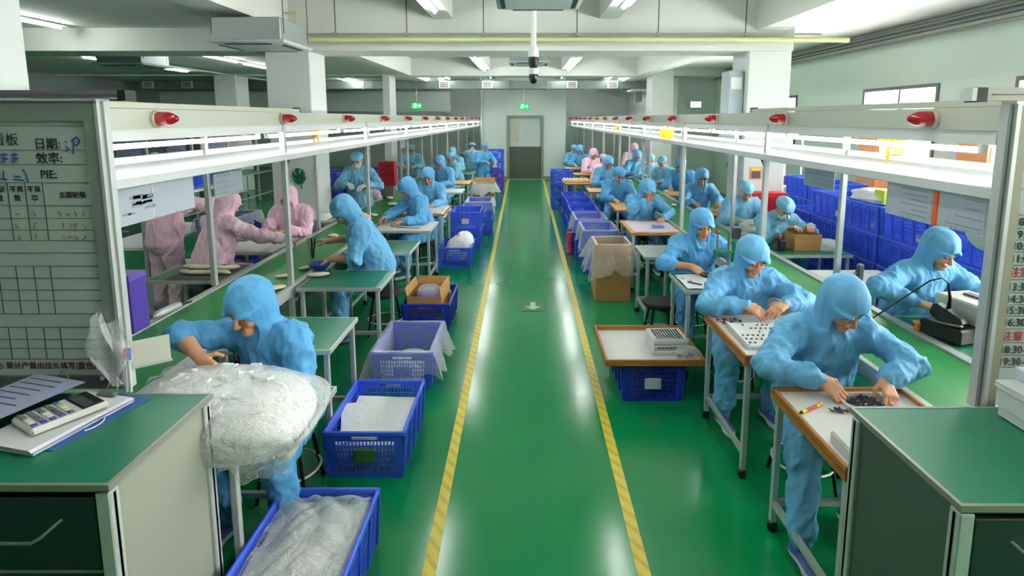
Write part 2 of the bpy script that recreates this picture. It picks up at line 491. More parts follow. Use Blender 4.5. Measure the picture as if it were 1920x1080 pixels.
t = MB(); t.add([(-.03, .12, .0035), (.03, .12, .0035), (.03, -.02, .0035), (.1, -.02, .0035), (0, -.13, .0035), (-.1, -.02, .0035), (-.03, -.02, .0035)], [(0, 1, 2, 6), (3, 4, 5)], MK)
t.build('arrow', fm, False)

from mathutils.bvhtree import BVHTree

# ------------------------------------------------------------------ soft bodies: signed distance fields -> surface nets
def unit(v):
    v = np.asarray(v, float); return v/max(1e-9, np.linalg.norm(v))

def sdf_mesh(prims, h, pad=.03):
    """prims: (kind, params, k, sub). returns verts, quads"""
    lo = np.full(3, 1e9); hi = -lo.copy()
    for (kd, P, k, sub) in prims:
        if sub: continue
        if kd == 'c':
            a, b, r1, r2 = P
            lo = np.minimum(lo, np.minimum(a-r1, b-r2)); hi = np.maximum(hi, np.maximum(a+r1, b+r2))
        else:
            c, r, R = P; m = max(r); lo = np.minimum(lo, c-m); hi = np.maximum(hi, c+m)
    lo -= pad; hi += pad
    n = np.ceil((hi-lo)/h).astype(int)+1
    ax = [(lo[i]+h*np.arange(n[i])).astype(np.float32) for i in range(3)]
    F = np.full(n, 1., np.float32)
    for (kd, P, k, sub) in prims:
        m = k+h*2
        if kd == 'c':
            a, b, r1, r2 = P
            l = np.minimum(a-r1, b-r2)-m; u = np.maximum(a+r1, b+r2)+m
        else:
            c, r, R = P; mm = max(r); l = c-mm-m; u = c+mm+m
        i0 = np.maximum(0, np.floor((l-lo)/h).astype(int)); i1 = np.minimum(n, np.ceil((u-lo)/h).astype(int)+1)
        if (i1 <= i0).any(): continue
        sl = tuple(slice(i0[i], i1[i]) for i in range(3))
        X = ax[0][sl[0]][:, None, None]; Y = ax[1][sl[1]][None, :, None]; Z = ax[2][sl[2]][None, None, :]
        if kd == 'c':
            ba = b-a; L2 = max(1e-12, float(ba@ba))
            t = np.clip(((X-a[0])*ba[0]+(Y-a[1])*ba[1]+(Z-a[2])*ba[2])/L2, 0, 1)
            D = np.sqrt((X-a[0]-t*ba[0])**2+(Y-a[1]-t*ba[1])**2+(Z-a[2]-t*ba[2])**2)-(r1+(r2-r1)*t)
        else:
            x, y, z = X-c[0], Y-c[1], Z-c[2]
            q = [x*R[0, j]+y*R[1, j]+z*R[2, j] for j in range(3)]
            k0 = np.sqrt((q[0]/r[0])**2+(q[1]/r[1])**2+(q[2]/r[2])**2)
            k1 = np.sqrt((q[0]/r[0]**2)**2+(q[1]/r[1]**2)**2+(q[2]/r[2]**2)**2)+1e-6
            D = k0*(k0-1)/k1
        G = F[sl]
        if sub:
            hh = np.maximum(k-np.abs(G+D), 0)/k
            F[sl] = np.maximum(G, -D)+hh*hh*k*.25
        else:
            hh = np.maximum(k-np.abs(G-D), 0)/k
            F[sl] = np.minimum(G, D)-hh*hh*k*.25
    S = F < 0
    c8 = np.zeros(n-1, np.int8)
    for i in (0, 1):
        for j in (0, 1):
            for k in (0, 1):
                c8 += S[i:n[0]-1+i, j:n[1]-1+j, k:n[2]-1+k]
    act = (c8 > 0) & (c8 < 8)
    ids = np.argwhere(act); N = len(ids)
    idx = np.full(n-1, -1, np.int64); idx[act] = np.arange(N)
    pos = np.zeros((N, 3)); cnt = np.zeros(N)
    I, J, K = ids.T
    for axi in range(3):
        o1, o2 = [q for q in range(3) if q != axi]
        for p in (0, 1):
            for q in (0, 1):
                off = np.zeros(3, int); off[o1] = p; off[o2] = q
                e = off.copy(); e[axi] = 1
                fa = F[I+off[0], J+off[1], K+off[2]].astype(float); fb = F[I+e[0], J+e[1], K+e[2]].astype(float)
                mk = (fa < 0) != (fb < 0)
                t = np.where(mk, fa/np.where(mk, fa-fb, 1), 0)
                for d in range(3):
                    pos[:, d] += np.where(mk, off[d]+(t if d == axi else 0), 0)
                cnt += mk
    V = lo+h*(ids+pos/cnt[:, None])
    Q = []
    for axi in range(3):
        o1, o2 = (axi+1) % 3, (axi+2) % 3
        sa = [slice(1, n[d]-1) for d in range(3)]; sa[axi] = slice(0, n[axi]-1)
        sb = list(sa); sb[axi] = slice(1, n[axi])
        A = S[tuple(sa)]; B = S[tuple(sb)]
        E_ = np.argwhere(A != B)
        if not len(E_): continue
        fl = A[tuple(E_.T)]
        base = E_+np.array([sa[d].start for d in range(3)])
        def cell(d1, d2):
            c = base.copy(); c[:, o1] += d1; c[:, o2] += d2
            return idx[c[:, 0], c[:, 1], c[:, 2]]
        q = np.stack([cell(-1, -1), cell(0, -1), cell(0, 0), cell(-1, 0)], 1)
        q = np.where(fl[:, None], q, q[:, ::-1])
        Q.append(q)
    Q = np.concatenate(Q)
    return V, Q[(Q >= 0).all(1)]

def np_mesh(name, V, Q, mats, mi=None):
    me = bpy.data.meshes.new(name)
    me.vertices.add(len(V)); me.vertices.foreach_set('co', np.asarray(V, np.float32).ravel())
    me.loops.add(len(Q)*4); me.loops.foreach_set('vertex_index', np.asarray(Q, np.int32).ravel())
    me.polygons.add(len(Q)); me.polygons.foreach_set('loop_start', np.arange(0, len(Q)*4, 4, dtype=np.int32))
    for m in mats: me.materials.append(m)
    if mi is not None: me.polygons.foreach_set('material_index', np.asarray(mi, np.int32))
    me.polygons.foreach_set('use_smooth', np.ones(len(Q), bool))
    me.update(calc_edges=True); me.validate()
    return me

def vnormals(V, Q):
    a, b, c, d = (V[Q[:, i]] for i in range(4))
    fn = np.cross(c-a, d-b)
    N = np.zeros_like(V)
    for i in range(4): np.add.at(N, Q[:, i], fn)
    return N/np.maximum(1e-12, np.linalg.norm(N, axis=1))[:, None]

WAVES = [(unit(RNG.normal(size=3)*np.array([1., 1., .6])), RNG.uniform(2*PI/.34, 2*PI/.12), RNG.uniform(0, 6.28)) for _ in range(8)]
def wrinkle(V, Q, amp, seed=0., fine=1.):
    """cloth folds: soft ridges from warped plane waves"""
    N = vnormals(V, Q)
    p = V+.03*np.sin(V[:, [1, 2, 0]]*13+seed)+.016*np.sin(V[:, [2, 0, 1]]*27+seed*2)
    h = np.zeros(len(V))
    for i, (k, f, ph) in enumerate(WAVES):
        s = np.sin(p@k*f*fine+ph+seed*(i+1))
        r = 1-np.sqrt(s*s+.02)
        h += (r*r-.25)*(26/f)**.8
    return V+N*(amp*h)[:, None]

def cone(a, b, r1, r2=None, k=.02): return ('c', (np.asarray(a, float), np.asarray(b, float), r1, r1 if r2 is None else r2), k, False)
def elli(c, r, R=None, k=.02, sub=False): return ('e', (np.asarray(c, float), tuple(r), np.eye(3) if R is None else R), k, sub)

def head_local(h):
    P = [elli((0, -.012, .03), (.074, .094, .094)),
         cone((0, .012, -.025), (0, .052, -.082), .062, .033, .03), elli((0, .068, -.098), (.026, .02, .016), k=.02)]
    for s in (-1, 1):
        P += [elli((s*.04, .05, -.028), (.026, .03, .026), k=.025), elli((s*.012, .098, -.033), (.0085, .01, .007), k=.008),
              elli((s*.076, -.012, -.005), (.009, .02, .031), k=.008)]
    P += [cone((-.036, .074, .027), (.036, .074, .027), .012, k=.02), cone((0, .084, .014), (0, .107, -.03), .0085, .0125, .012)]
    for s in (-1, 1):
        P += [elli((s*.031, .096, .007), (.019, .014, .0095), k=.012, sub=True), elli((s*.031, .075, .006), (.0145, .0125, .0115), k=.005)]
    P += [elli((0, .086, -.061), (.021, .009, .0055), k=.008), elli((0, .084, -.070), (.017, .009, .006), k=.008),
          cone((0, -.03, -.06), (0, -.075, -.19), .055, .058, .03)]
    V, Q = sdf_mesh(P, h)
    c = V[Q].mean(1); x, y, z = np.abs(c[:, 0]), c[:, 1], c[:, 2]
    mi = np.zeros(len(Q), int)
    mi[(y > .06) & (x > .013) & (x < .05) & (np.abs(z-(.0285-.12*(x-.03)**2/.02)) < .0042)] = 2
    mi[(y > .06) & (np.abs(x-.031) < .0145) & (np.abs(z-.0025) < .0034)] = 2
    mi[(y > .07) & (x < .019) & (z < -.057) & (z > -.0735)] = 1
    hair = (z > .055) | (y < -.015) & (z > -.04) & (c[:, 2] > -.06-.6*y)
    return V, Q, mi, hair
HEAD_HI = head_local(.0042)
HEAD_LO = head_local(.0085)

def hand_prims(W, d, inward, curl, seed=0, gl=1.):
    d = unit(d); a = unit(np.asarray(inward)-np.dot(inward, d)*d); n = np.cross(d, a)
    if n[2] > 0: n = -n
    P = []
    for o in (-.027, -.01, .008, .026):
        P.append(cone(W+d*.008+a*o*.55, W+d*.082+a*o, .0155*gl, .0125*gl, .012))
    segs = {.026: (.041, .026, .02), .008: (.045, .029, .021), -.01: (.042, .027, .02), -.027: (.033, .021, .018)}
    for q, (o, L) in enumerate(segs.items()):
        p = W+d*.084+a*o; ang = curl[0]*(.8+.12*q)
        dv = unit(d+a*o*2.2)
        for j, l in enumerate(L):
            dd = unit(dv*math.cos(ang)+n*math.sin(ang)); q2 = p+dd*l
            P.append(cone(p, q2, (.0092-.0007*j)*gl, (.0085-.0007*j)*gl, .005)); p = q2; ang += curl[1]
    b = W+d*.022+a*.024+n*.006
    m1 = b+unit(d*.62+a*.62+n*.45)*.043; m2 = m1+unit(d*.9+a*.05+n*.5)*.032
    P += [cone(b, m1, .0135*gl, .0108*gl, .01), cone(m1, m2, .0102*gl, .0085*gl, .006)]
    return P

def ik(S, W, hint, l1, l2):
    S, W = np.asarray(S, float), np.asarray(W, float)
    v = W-S; L = np.linalg.norm(v)
    if L > (l1+l2)*.985:
        W = S+v/L*(l1+l2)*.985; v = W-S; L = np.linalg.norm(v)
    u = v/L; a = (l1*l1-l2*l2+L*L)/(2*L); hh = math.sqrt(max(0, l1*l1-a*a))
    hv = unit(np.asarray(hint)-np.dot(hint, u)*u)
    return S+u*a+hv*hh, W

def rz3(a):
    c, s = math.cos(a), math.sin(a); return np.array([[c, -s, 0], [s, c, 0], [0, 0, 1.]])

def make_person(label, loc, rz=0., top=1.33, lean=.35, side=0., twist=0., pitch=.6, yaw=0., roll=0., hands=None, hints=None, curl=((.5, .45), (.5, .45)),
                sleeve=(1., 1.), stand=False, suit=BLUEC, style='hood', mask=False, glove=False, hi=True, seed=0., cat='person', group=None, handdir=None, feet=None,
                world_hands=None, w=1., placket=True):
    """a worker in a hooded clean-room suit: one body mesh plus coverall, hood or cap, shoes, mask as children"""
    root = thing('person', label, cat, (loc[0], loc[1], 0), rz, group)
    Rw = rz3(-rz)
    loc3 = np.array([loc[0], loc[1], 0.])
    if world_hands is not None:
        hands = [None if p is None else Rw@(np.asarray(p, float)-loc3) for p in world_hands]
    hz = .92 if stand else .5
    for it in range(2):
        Hc = np.array([0, 0, hz])
        d = unit((math.sin(side), -math.sin(lean), math.cos(lean)))
        sv = rz3(twist)@np.array([1., 0, 0]); sv = unit(sv-np.dot(sv, d)*d)
        fw = np.cross(d, sv); fw = fw if fw[1] < 0 else -fw
        N = Hc+d*.53
        Ry = rz3(yaw)
        u = unit(Ry@np.array([0, -math.sin(pitch), math.cos(pitch)])); hf = Ry@np.array([0, -math.cos(pitch), -math.sin(pitch)])
        if roll:
            rt0 = np.cross(hf, u); u = unit(u*math.cos(roll)+rt0*math.sin(roll))
        rt = np.cross(hf, u)
        RH = np.stack([rt, hf, u], 1)
        C = N+unit(d+u)*.085+u*.045+hf*.035
        tz = (C+RH@np.array([0, -.02, .05]))[2]+.118
        hz += top-tz
    # ---- coverall
    P = []
    S0 = Hc+d*.455
    Rt = np.stack([sv, np.cross(d, sv), d], 1)
    P.append(elli(Hc+d*.02, (.185*w, .155*w, .14), Rt, .05))
    P.append(elli(Hc+d*.25-fw*.0, (.192*w, .142*w, .30), Rt, .05))
    P.append(elli(Hc+d*.14, (.188*w, .152*w, .2), Rt, .05))
    P.append(cone(S0-sv*.13, S0+sv*.13, .095, .095, .05))
    P.append(cone(S0+d*.0, N+d*.01, .1, .08, .05))
    arms = []
    for q, s in enumerate((-1, 1)):
        Sh = S0+s*sv*.178*w-d*.005
        T = np.asarray(hands[q], float) if hands is not None and hands[q] is not None else np.array([s*.2, -.4, .82])
        hint = np.array([s*.75, .35, -.7]) if hints is None or hints[q] is None else np.asarray(hints[q], float)
        El, W = ik(Sh, T, hint, .275, .25)
        arms.append((Sh, El, W))
        sl = sleeve[q]
        P.append(cone(Sh, El, .086, .068, .05))
        if sl > .3:
            e = El+(W-El)*min(1., sl)*.96
            P.append(cone(El, El+(e-El)*.75, .069, .06, .03)); P.append(cone(El+(e-El)*.72, e, .06, .043, .02))
        else:
            e = El+(W-El)*.12; P.append(cone(El, e, .07, .066, .03))
    legs = []
    for q, s in enumerate((-1, 1)):
        hj = Hc+np.array([s*.095, 0, -.02])
        if stand:
            kn = np.array([s*.11, -.03, .48]); an = np.array([s*.12, .02, .09])
        else:
            f_ = np.array([s*.15, -.42, 0]) if feet is None else np.asarray(feet[q], float)
            an = f_+np.array([0, .03, .1]); kn, an = ik(hj, an, np.array([s*.25, -1, .8]), .42, .41)
        legs.append((hj, kn, an))
        P.append(cone(hj, kn, .108, .088, .05)); P.append(cone(kn, kn+(an-kn)*.8, .088, .072, .03)); P.append(cone(kn+(an-kn)*.8, an+(kn-an)*.04, .072, .05, .02))
    V, Q = sdf_mesh(P, .0095 if hi else .015)
    V = wrinkle(V, Q, .008 if hi else .007, seed)
    V = wrinkle(V, Q, .003, seed+3, 1.9) if hi else V
    o = bpy.data.objects.new('coverall', np_mesh('coverall', V, Q, [suit])); COL.objects.link(o); o.parent = root
    if hi and placket:
        bvh = BVHTree.FromPolygons([tuple(v) for v in V], [tuple(int(i) for i in q) for q in Q])
        def ribbon(name, path, half, off=.005):
            vs, fs = [], []
            for (c, sd_) in path:
                row = []
                for k in (-1, -.33, .33, 1):
                    o_ = c+sd_*half*k+fw*.5
                    h_ = bvh.ray_cast(Vector(o_), Vector(-fw), 1.)
                    if h_[0] is None: row = []; break
                    row.append(np.array(h_[0])+fw*(off if abs(k) < 1 else -.001))
                if row: vs.append(row)
            if len(vs) < 3: return
            b_ = MB(); b_.add([tuple(p_) for r_ in vs for p_ in r_], [(i*4+j, i*4+j+1, i*4+j+5, i*4+j+4) for i in range(len(vs)-1) for j in range(3)], suit)
            b_.build(name, root)
        ribbon('placket', [(Hc+d*t_+sv*.012*math.sin(t_*9), sv) for t_ in np.linspace(.06, .44, 26)], .022)
        ribbon('pocket', [(Hc+d*t_+sv*.095, sv) for t_ in np.linspace(.25, .33, 8)], .042)
        ribbon('pocket_flap', [(Hc+d*t_+sv*.095, sv) for t_ in np.linspace(.318, .345, 5)], .046, .007)
    # ---- hood or cap
    X = lambda p: C+RH@np.asarray(p, float)
    if style == 'hood':
        P = [elli(X((0, -.015, .035)), (.104, .124, .112), RH, .03), elli(X((0, -.035, .065)), (.1, .106, .092), RH, .03),
             cone(X((0, -.045, -.03)), N-d*.03, .09, .088, .03), cone(X((0, -.0, -.07)), N-d*.06+fw*.05, .08, .075, .03),
             cone(N-sv*.06-d*.055, N+sv*.06-d*.055, .066, .066, .04),
             elli(X((0, .004, .036)), (.1075, .127, .024), RH, .004),
             elli(X((0, .134, -.066)), (.085, .119, .122), RH, .012, True)]
    else:
        P = [elli(X((0, -.015, .068)), (.097, .118, .068), RH, .02), elli(X((0, -.02, .045)), (.092, .112, .035), RH, .01), elli(X((0, .05, .05)), (.07, .065, .022), RH, .01)]
    V, Q = sdf_mesh(P, .0065 if hi else .0105)
    V = wrinkle(V, Q, .0026, seed+1.7, 1.1)
    nm = 'hood' if style == 'hood' else 'cap'
    o = bpy.data.objects.new(nm, np_mesh(nm, V, Q, [suit])); COL.objects.link(o); o.parent = root
    # ---- body
    HV, HQ, hm, hr = HEAD_HI if hi else HEAD_LO
    Vs = [C+HV@RH.T]; Qs = [HQ]; m0 = hm.copy()
    if style != 'hood': m0[hr] = 3
    Ms = [m0]; off = len(HV)
    core = [cone(Hc, S0, .1, .1, .04), cone(S0, N+d*.02, .09, .055, .04)]
    for (Sh, El, W) in arms: core += [cone(S0, Sh, .07, .055), cone(Sh, El, .05, .042), cone(El, W, .04, .03)]
    for (hj, kn, an) in legs: core += [cone(hj, kn, .075, .06), cone(kn, an-np.array([0, 0, .03]), .055, .036)]
    pieces = [(core, .014)]
    for q, s in enumerate((-1, 1)):
        Sh, El, W = arms[q]
        fd = unit(W-El); hd = unit(fd*.8+np.array([0, -.35, -.25])) if handdir is None or handdir[q] is None else Rw@np.asarray(handdir[q], float)
        pr = [cone(El+(W-El)*(.05 if sleeve[q] < .9 else .55), W, .045 if sleeve[q] < .9 else .036, .027, .02)]
        pr += hand_prims(W, hd, np.array([-s, -.15, .1]), curl[q], gl=1.12 if glove else 1.)
        pieces.append((pr, .0036 if hi else .007))
    for i, (pr, h) in enumerate(pieces):
        v, f = sdf_mesh(pr, h)
        Vs.append(v); Qs.append(f+off); off += len(v)
        Ms.append(np.full(len(f), 4 if (glove and i > 0) else 0))
    o = bpy.data.objects.new('body', np_mesh('body', np.concatenate(Vs), np.concatenate(Qs), [SKIN, LIPS, DARK, HAIR, GLOVE], np.concatenate(Ms))); COL.objects.link(o); o.parent = root
    # ---- shoes
    for q, s in enumerate((-1, 1)):
        an = legs[q][2]; b = np.array([an[0], an[1], 0])
        pr = [cone(b+np.array([0, .035, .042]), b+np.array([0, -.12, .034]), .038, .034, .02), cone(b+np.array([0, .02, .05]), b+np.array([0, .0, .085]), .042, .038, .02), cone(b+np.array([0, -.1, .03]), b+np.array([0, -.16, .027]), .036, .027, .02)]
        v, f = sdf_mesh(pr, .009 if hi else .012)
        v[:, 2] = np.maximum(v[:, 2], .004)
        zz = v[f].mean(1)[:, 2]
        o = bpy.data.objects.new('shoe', np_mesh('shoe', v, f, [SHOE, SHOEB], (zz > .05).astype(int))); COL.objects.link(o); o.parent = root
    if mask:
        v, f = sdf_mesh([elli(X((0, .045, -.052)), (.064, .066, .05), RH, .02), elli(X((0, .08, -.035)), (.03, .034, .03), RH, .02)], .006 if hi else .009)
        o = bpy.data.objects.new('face_mask', np_mesh('face_mask', v, f, [MASK])); COL.objects.link(o); o.parent = root
    root['hip'] = hz
    return root

def recolour(root, suit):
    for c in kids(root):
        if c.name.split('.')[0] in ('coverall', 'hood', 'cap'):
            c.material_slots[0].link = 'OBJECT'; c.material_slots[0].material = suit

# ------------------------------------------------------------------ builders of repeated things
CW, CL, CH = .47, .66, .30
def crate_meshes(m):
    W, L, Hh, ins, th = CW/2, CL/2, CH, .02, .012
    def side(a0, a1, n):          # a0,a1 outward-corner xy (top), returns panel function
        def P(u, v):
            k = 1-ins/W*(1-v)*.9
            x = (a0[0]+(a1[0]-a0[0])*u); y = (a0[1]+(a1[1]-a0[1])*u)
            return ((x)*(1-ins*(1-v)/W), y*(1-ins*(1-v)/L), .006+v*(Hh-.012))
        return P
    def breaks(n, m0, m1):
        b = [0, m0]; step = (1-m0-m1)/n
        for i in range(n):
            b += [m0+step*(i+.32), m0+step*(i+1)]
        b[-1] = 1-m1; b.append(1)
        return b
    mb = MB()
    vs = [0, .07]
    nr = 6
    stp = (.80-.07)/nr
    for j in range(nr): vs += [.07+stp*(j+.2), .07+stp*(j+1)]
    vs += [.84, .905, 1]
    for (a0, a1, n, short) in (((-W, -L), (W, -L), 17, True), ((W, L), (-W, L), 17, True), ((W, -L), (W, L), 24, False), ((-W, L), (-W, -L), 24, False)):
        us = breaks(n, .12 if short else .07, .12 if short else .07)
        sol = [[True]*(len(vs)-1) for _ in range(len(us)-1)]
        for i in range(len(us)-1):
            for j in range(len(vs)-1):
                uc = (us[i]+us[i+1])/2; vc = (vs[j]+vs[j+1])/2
                hole = (i >= 2 and i < len(us)-2 and i % 2 == 0 and j >= 2 and j % 2 == 0 and vc < .8)
                if short:
                    if abs(uc-.5) < .17 and .30 < vc < .60: hole = False
                    if abs(uc-.5) < .17 and .84 < vc < .905: hole = True
                else:
                    if i % 12 in (0, 1): hole = False
                if hole: sol[i][j] = False
        nx, ny = (0, 1) if a0[1] == a1[1] == -L else ((0, -1) if a0[1] == a1[1] else ((-1, 0) if a0[0] > 0 else (1, 0)))
        mb.panel(side(a0, a1, n), us, vs, sol, (nx*th*.6, ny*th*.6, 0), m)
    w0, l0 = W-ins, L-ins
    mb.box((-w0, -l0, .0), (w0, l0, .012), m)
    # outer ribs on the long sides and corners
    for sx in (-1, 1):
        for y in (-.31, -.155, 0, .155, .31):
            mb.rbox((sx*(W-.008), y, Hh/2), (.018, .022, Hh-.03), 0, m, ry=sx*math.atan(ins/Hh))
    body = mb.mesh('lattice_body', False)
    r = MB(); t = .018
    r.box((-W-.006, -L-.006, Hh-.028), (W+.006, -L+t-.006, Hh), m, .005); r.box((-W-.006, L-t+.006, Hh-.028), (W+.006, L+.006, Hh), m, .005)
    r.box((-W-.006, -L+t-.006, Hh-.028), (-W+t-.006, L-t+.006, Hh), m, .005); r.box((W-t+.006, -L+t-.006, Hh-.028), (W+.006, L-t+.006, Hh), m, .005)
    rim = r.mesh('rim', False)
    p = MB(); yy = -(L-ins*.55)
    p.cbox((0, yy-.003, .145), (.12, .014, .085), m, .004); p.cbox((0, yy-.009, .145), (.1, .004, .065), m)
    plate = p.mesh('label_plate', False)
    return body, rim, plate
CRATE_M = {}
def crate(x, y, z, label, m=None, rz=0., group='blue lattice crates', plate=None, name='plastic_crate'):
    m = m or CRATEB
    if m.name not in CRATE_M: CRATE_M[m.name] = crate_meshes(m)
    t = thing(name, label, 'crate', (x, y, z), rz, group)
    for n, me in zip(('lattice_body', 'rim', 'label_plate'), CRATE_M[m.name]):
        o = bpy.data.objects.new(n, me); COL.objects.link(o); o.parent = t
        if n == 'label_plate' and plate is not None:
            o.material_slots[0].link = 'OBJECT'; o.material_slots[0].material = plate
    return t

def liner(x, y, z, label, rz=0., seed=1, depth=.16, W=CW, L=CL, Hh=CH, flare=.035, m=None, loose=.03):
    """a bag lining a crate or box, turned out over the rim"""
    rg = random.Random(seed); ph = [rg.uniform(0, 6.28) for _ in range(8)]
    m = m or FILM
    NU, NV = 72, 13
    def rect(u, w, l):
        t = u*4; s = int(t) % 4; f = t-int(t)
        c = [(-w, -l), (w, -l), (w, l), (-w, l)]
        a, b = c[s], c[(s+1) % 4]
        return a[0]+(b[0]-a[0])*f, a[1]+(b[1]-a[1])*f
    def fn(u, v):
        nz = math.sin(u*2*PI*7+ph[0])*.5+math.sin(u*2*PI*13+ph[1])*.35+math.sin(u*2*PI*23+ph[2])*.25
        if v < .5:                       # inside, from the bottom up
            k = v/.5; z_ = .03+(Hh-.02)*k; off = -.022-.01*math.sin(k*5+nz)*(1-k)
        elif v < .6:
            k = (v-.5)/.1; z_ = Hh+.012+.006*nz*.5; off = -.02+.035*k
        else:
            k = (v-.6)/.4; z_ = Hh+.008-(depth+.05*nz+.05*math.sin(u*2*PI*2+ph[3]))*k; off = .015+flare*k+loose*nz*k
        px, py = rect(u, W/2+off, L/2+off)
        return (px, py, z_)
    mb = MB(); mb.grid(fn, NU, NV, m, True)
    o = mb.build('plastic_liner', None, True, (x, y, z)); o.rotation_euler = (0, 0, rz)
    return tag(o, label, 'plastic bag', 'clear bags lining the crates')

def table(label, x0, x1, y0, y1, h=.735, top='green', group='side tables along the lines', casters=True, name='side_table', shelf=False, leg=.03, right_in=.035):
    cx, cy = (x0+x1)/2, (y0+y1)/2; w, l = x1-x0, y1-y0
    t = thing(name, label, 'table', (cx, cy, 0), 0, group)
    tm = {'green': GREENTOP, 'white': WHITETOP, 'wood': WOODP, 'grey': mat('grey_laminate', (120, 128, 124), .45)}[top]
    MB().box((-w/2+.008, -l/2+.008, h-.026), (w/2-.008, l/2-.008, h), tm).build('tabletop', t)
    e = MB(); em = WOOD if top == 'wood' else ALU
    e.box((-w/2, -l/2, h-.028), (w/2, -l/2+.008, h+.001), em); e.box((-w/2, l/2-.008, h-.028), (w/2, l/2, h+.001), em)
    e.box((-w/2, -l/2+.008, h-.028), (-w/2+.008, l/2-.008, h+.001), em); e.box((w/2-.008, -l/2+.008, h-.028), (w/2, l/2-.008, h+.001), em)
    e.build('edge_trim', t, False)
    for sx in (-1, 1):
        for sy in (-1, 1):
            X, Y = sx*(w/2-(right_in if sx > 0 else .035)), sy*(l/2-.035)
            b = MB().box((X-leg/2, Y-leg/2, .05), (X+leg/2, Y+leg/2, h-.028), ALU, .003)
            lo = b.build('leg', t, False)
            f = MB()
            if casters: f.lathe([(.012, .05), (.024, .045), (.026, .012), (.02, 0)], BLACK, (X, Y, 0), 10)
            else: f.lathe([(.012, .05), (.02, .02), (.02, 0)], BLACK, (X, Y, 0), 10)
            f.build('foot', lo)
    for sx in (-1, 1):
        xs = sx*(w/2-(right_in if sx > 0 else .035)); MB().box((xs-.012, -l/2+.05, .14), (xs+.012, l/2-.05, .17), ALU).build('stretcher', t, False)
    MB().box((-w/2+.05, l/2-.047, .14), (w/2-.015-right_in, l/2-.023, .17), ALU).build('stretcher', t, False)
    if shelf:
        MB().box((-w/2+.05, -l/2+.05, .42), (w/2-.05, l/2-.05, .435), WHITETOP).build('under_shelf', t, False)
    return t

def wooden_tray(label, x0, x1, y0, y1, z, rim=.035, liner_m=None, rz=0., group='wooden trays'):
    cx, cy = (x0+x1)/2, (y0+y1)/2; w, l = x1-x0, y1-y0
    t = thing('wooden_tray', label, 'tray', (cx, cy, z), rz, group)
    MB().box((-w/2+.015, -l/2+.015, .002), (w/2-.015, l/2-.015, .012), liner_m or WHITETOP).build('liner', t, False)
    r = MB()
    r.box((-w/2, -l/2, .001), (w/2, -l/2+.018, rim), WOOD, .003); r.box((-w/2, l/2-.018, .001), (w/2, l/2, rim), WOOD, .003)
    r.box((-w/2, -l/2+.018, .001), (-w/2+.018, l/2-.018, rim), WOOD, .003); r.box((w/2-.018, -l/2+.018, .001), (w/2, l/2-.018, rim), WOOD, .003)
    r.build('rim', t, False)
    return t

STOOL = None
def stool(x, y, label, h=.44, rz=0.):
    global STOOL
    if STOOL is None:
        t = thing('stool', label, 'stool', (x, y, 0), rz, 'black work stools')
        MB().lathe([(.0, h-.05), (.15, h-.05), (.165, h-.03), (.165, h-.012), (.15, h)], RUBBER, n=24).build('seat', t)
        for k in range(4):
            a = PI/4+k*PI/2
            MB().tube([(.12*math.cos(a), .12*math.sin(a), h-.05), (.19*math.cos(a), .19*math.sin(a), .01)], .011, BLACK, 8).build('leg', t)
        r = MB(); r.tube([(.165*math.cos(a), .165*math.sin(a), .15) for a in [2*PI*i/24 for i in range(25)]], .007, ALU, 6, False); r.build('footrest_ring', t)
        STOOL = t
        return t
    return dup(STOOL, (x, y, 0), rz, label)

def cardboard_box(label, x, y, z, w, l, h, rz=0., flaps=.16, open_=(.5, .6, -.3, .4), name='cardboard_box', group=None):
    t = thing(name, label, 'box', (x, y, z), rz, group)
    s = MB(); e = .006
    s.box((-w/2, -l/2, 0), (w/2, -l/2+e, h), CARD); s.box((-w/2, l/2-e, 0), (w/2, l/2, h), CARD)
    s.box((-w/2, -l/2+e, 0), (-w/2+e, l/2-e, h), CARD); s.box((w/2-e, -l/2+e, 0), (w/2, l/2-e, h), CARD)
    s.box((-w/2+e, -l/2+e, 0), (w/2-e, l/2-e, e), CARDIN)
    s.build('carton_walls', t, False)
    for k, (px, py, ax, ln) in enumerate(((0, -l/2, 'f', w), (0, l/2, 'b', w), (-w/2, 0, 'l', l), (w/2, 0, 'r', l))):
        if open_[k] is None: continue
        a = open_[k]; dz = flaps*math.cos(a); dd = flaps*math.sin(a)
        f = MB()
        if ax in 'fb':
            sg = -1 if ax == 'f' else 1
            f.add([(-ln/2, py, h), (ln/2, py, h), (ln/2*.98, py+sg*dd, h+dz), (-ln/2*.98, py+sg*dd, h+dz), (-ln/2, py-sg*e, h), (ln/2, py-sg*e, h), (ln/2*.98, py+sg*dd-sg*e, h+dz), (-ln/2*.98, py+sg*dd-sg*e, h+dz)],
                  [(0, 1, 2, 3), (7, 6, 5, 4), (0, 4, 5, 1), (3, 2, 6, 7), (0, 3, 7, 4), (1, 5, 6, 2)], CARD)
        else:
            sg = -1 if ax == 'l' else 1
            f.add([(px, -ln/2, h), (px, ln/2, h), (px+sg*dd, ln/2*.98, h+dz), (px+sg*dd, -ln/2*.98, h+dz), (px-sg*e, -ln/2, h), (px-sg*e, ln/2, h), (px+sg*dd-sg*e, ln/2*.98, h+dz), (px+sg*dd-sg*e, -ln/2*.98, h+dz)],
                  [(0, 1, 2, 3), (7, 6, 5, 4), (0, 4, 5, 1), (3, 2, 6, 7), (0, 3, 7, 4), (1, 5, 6, 2)], CARD)
        f.build('flap', t, False)
    return t

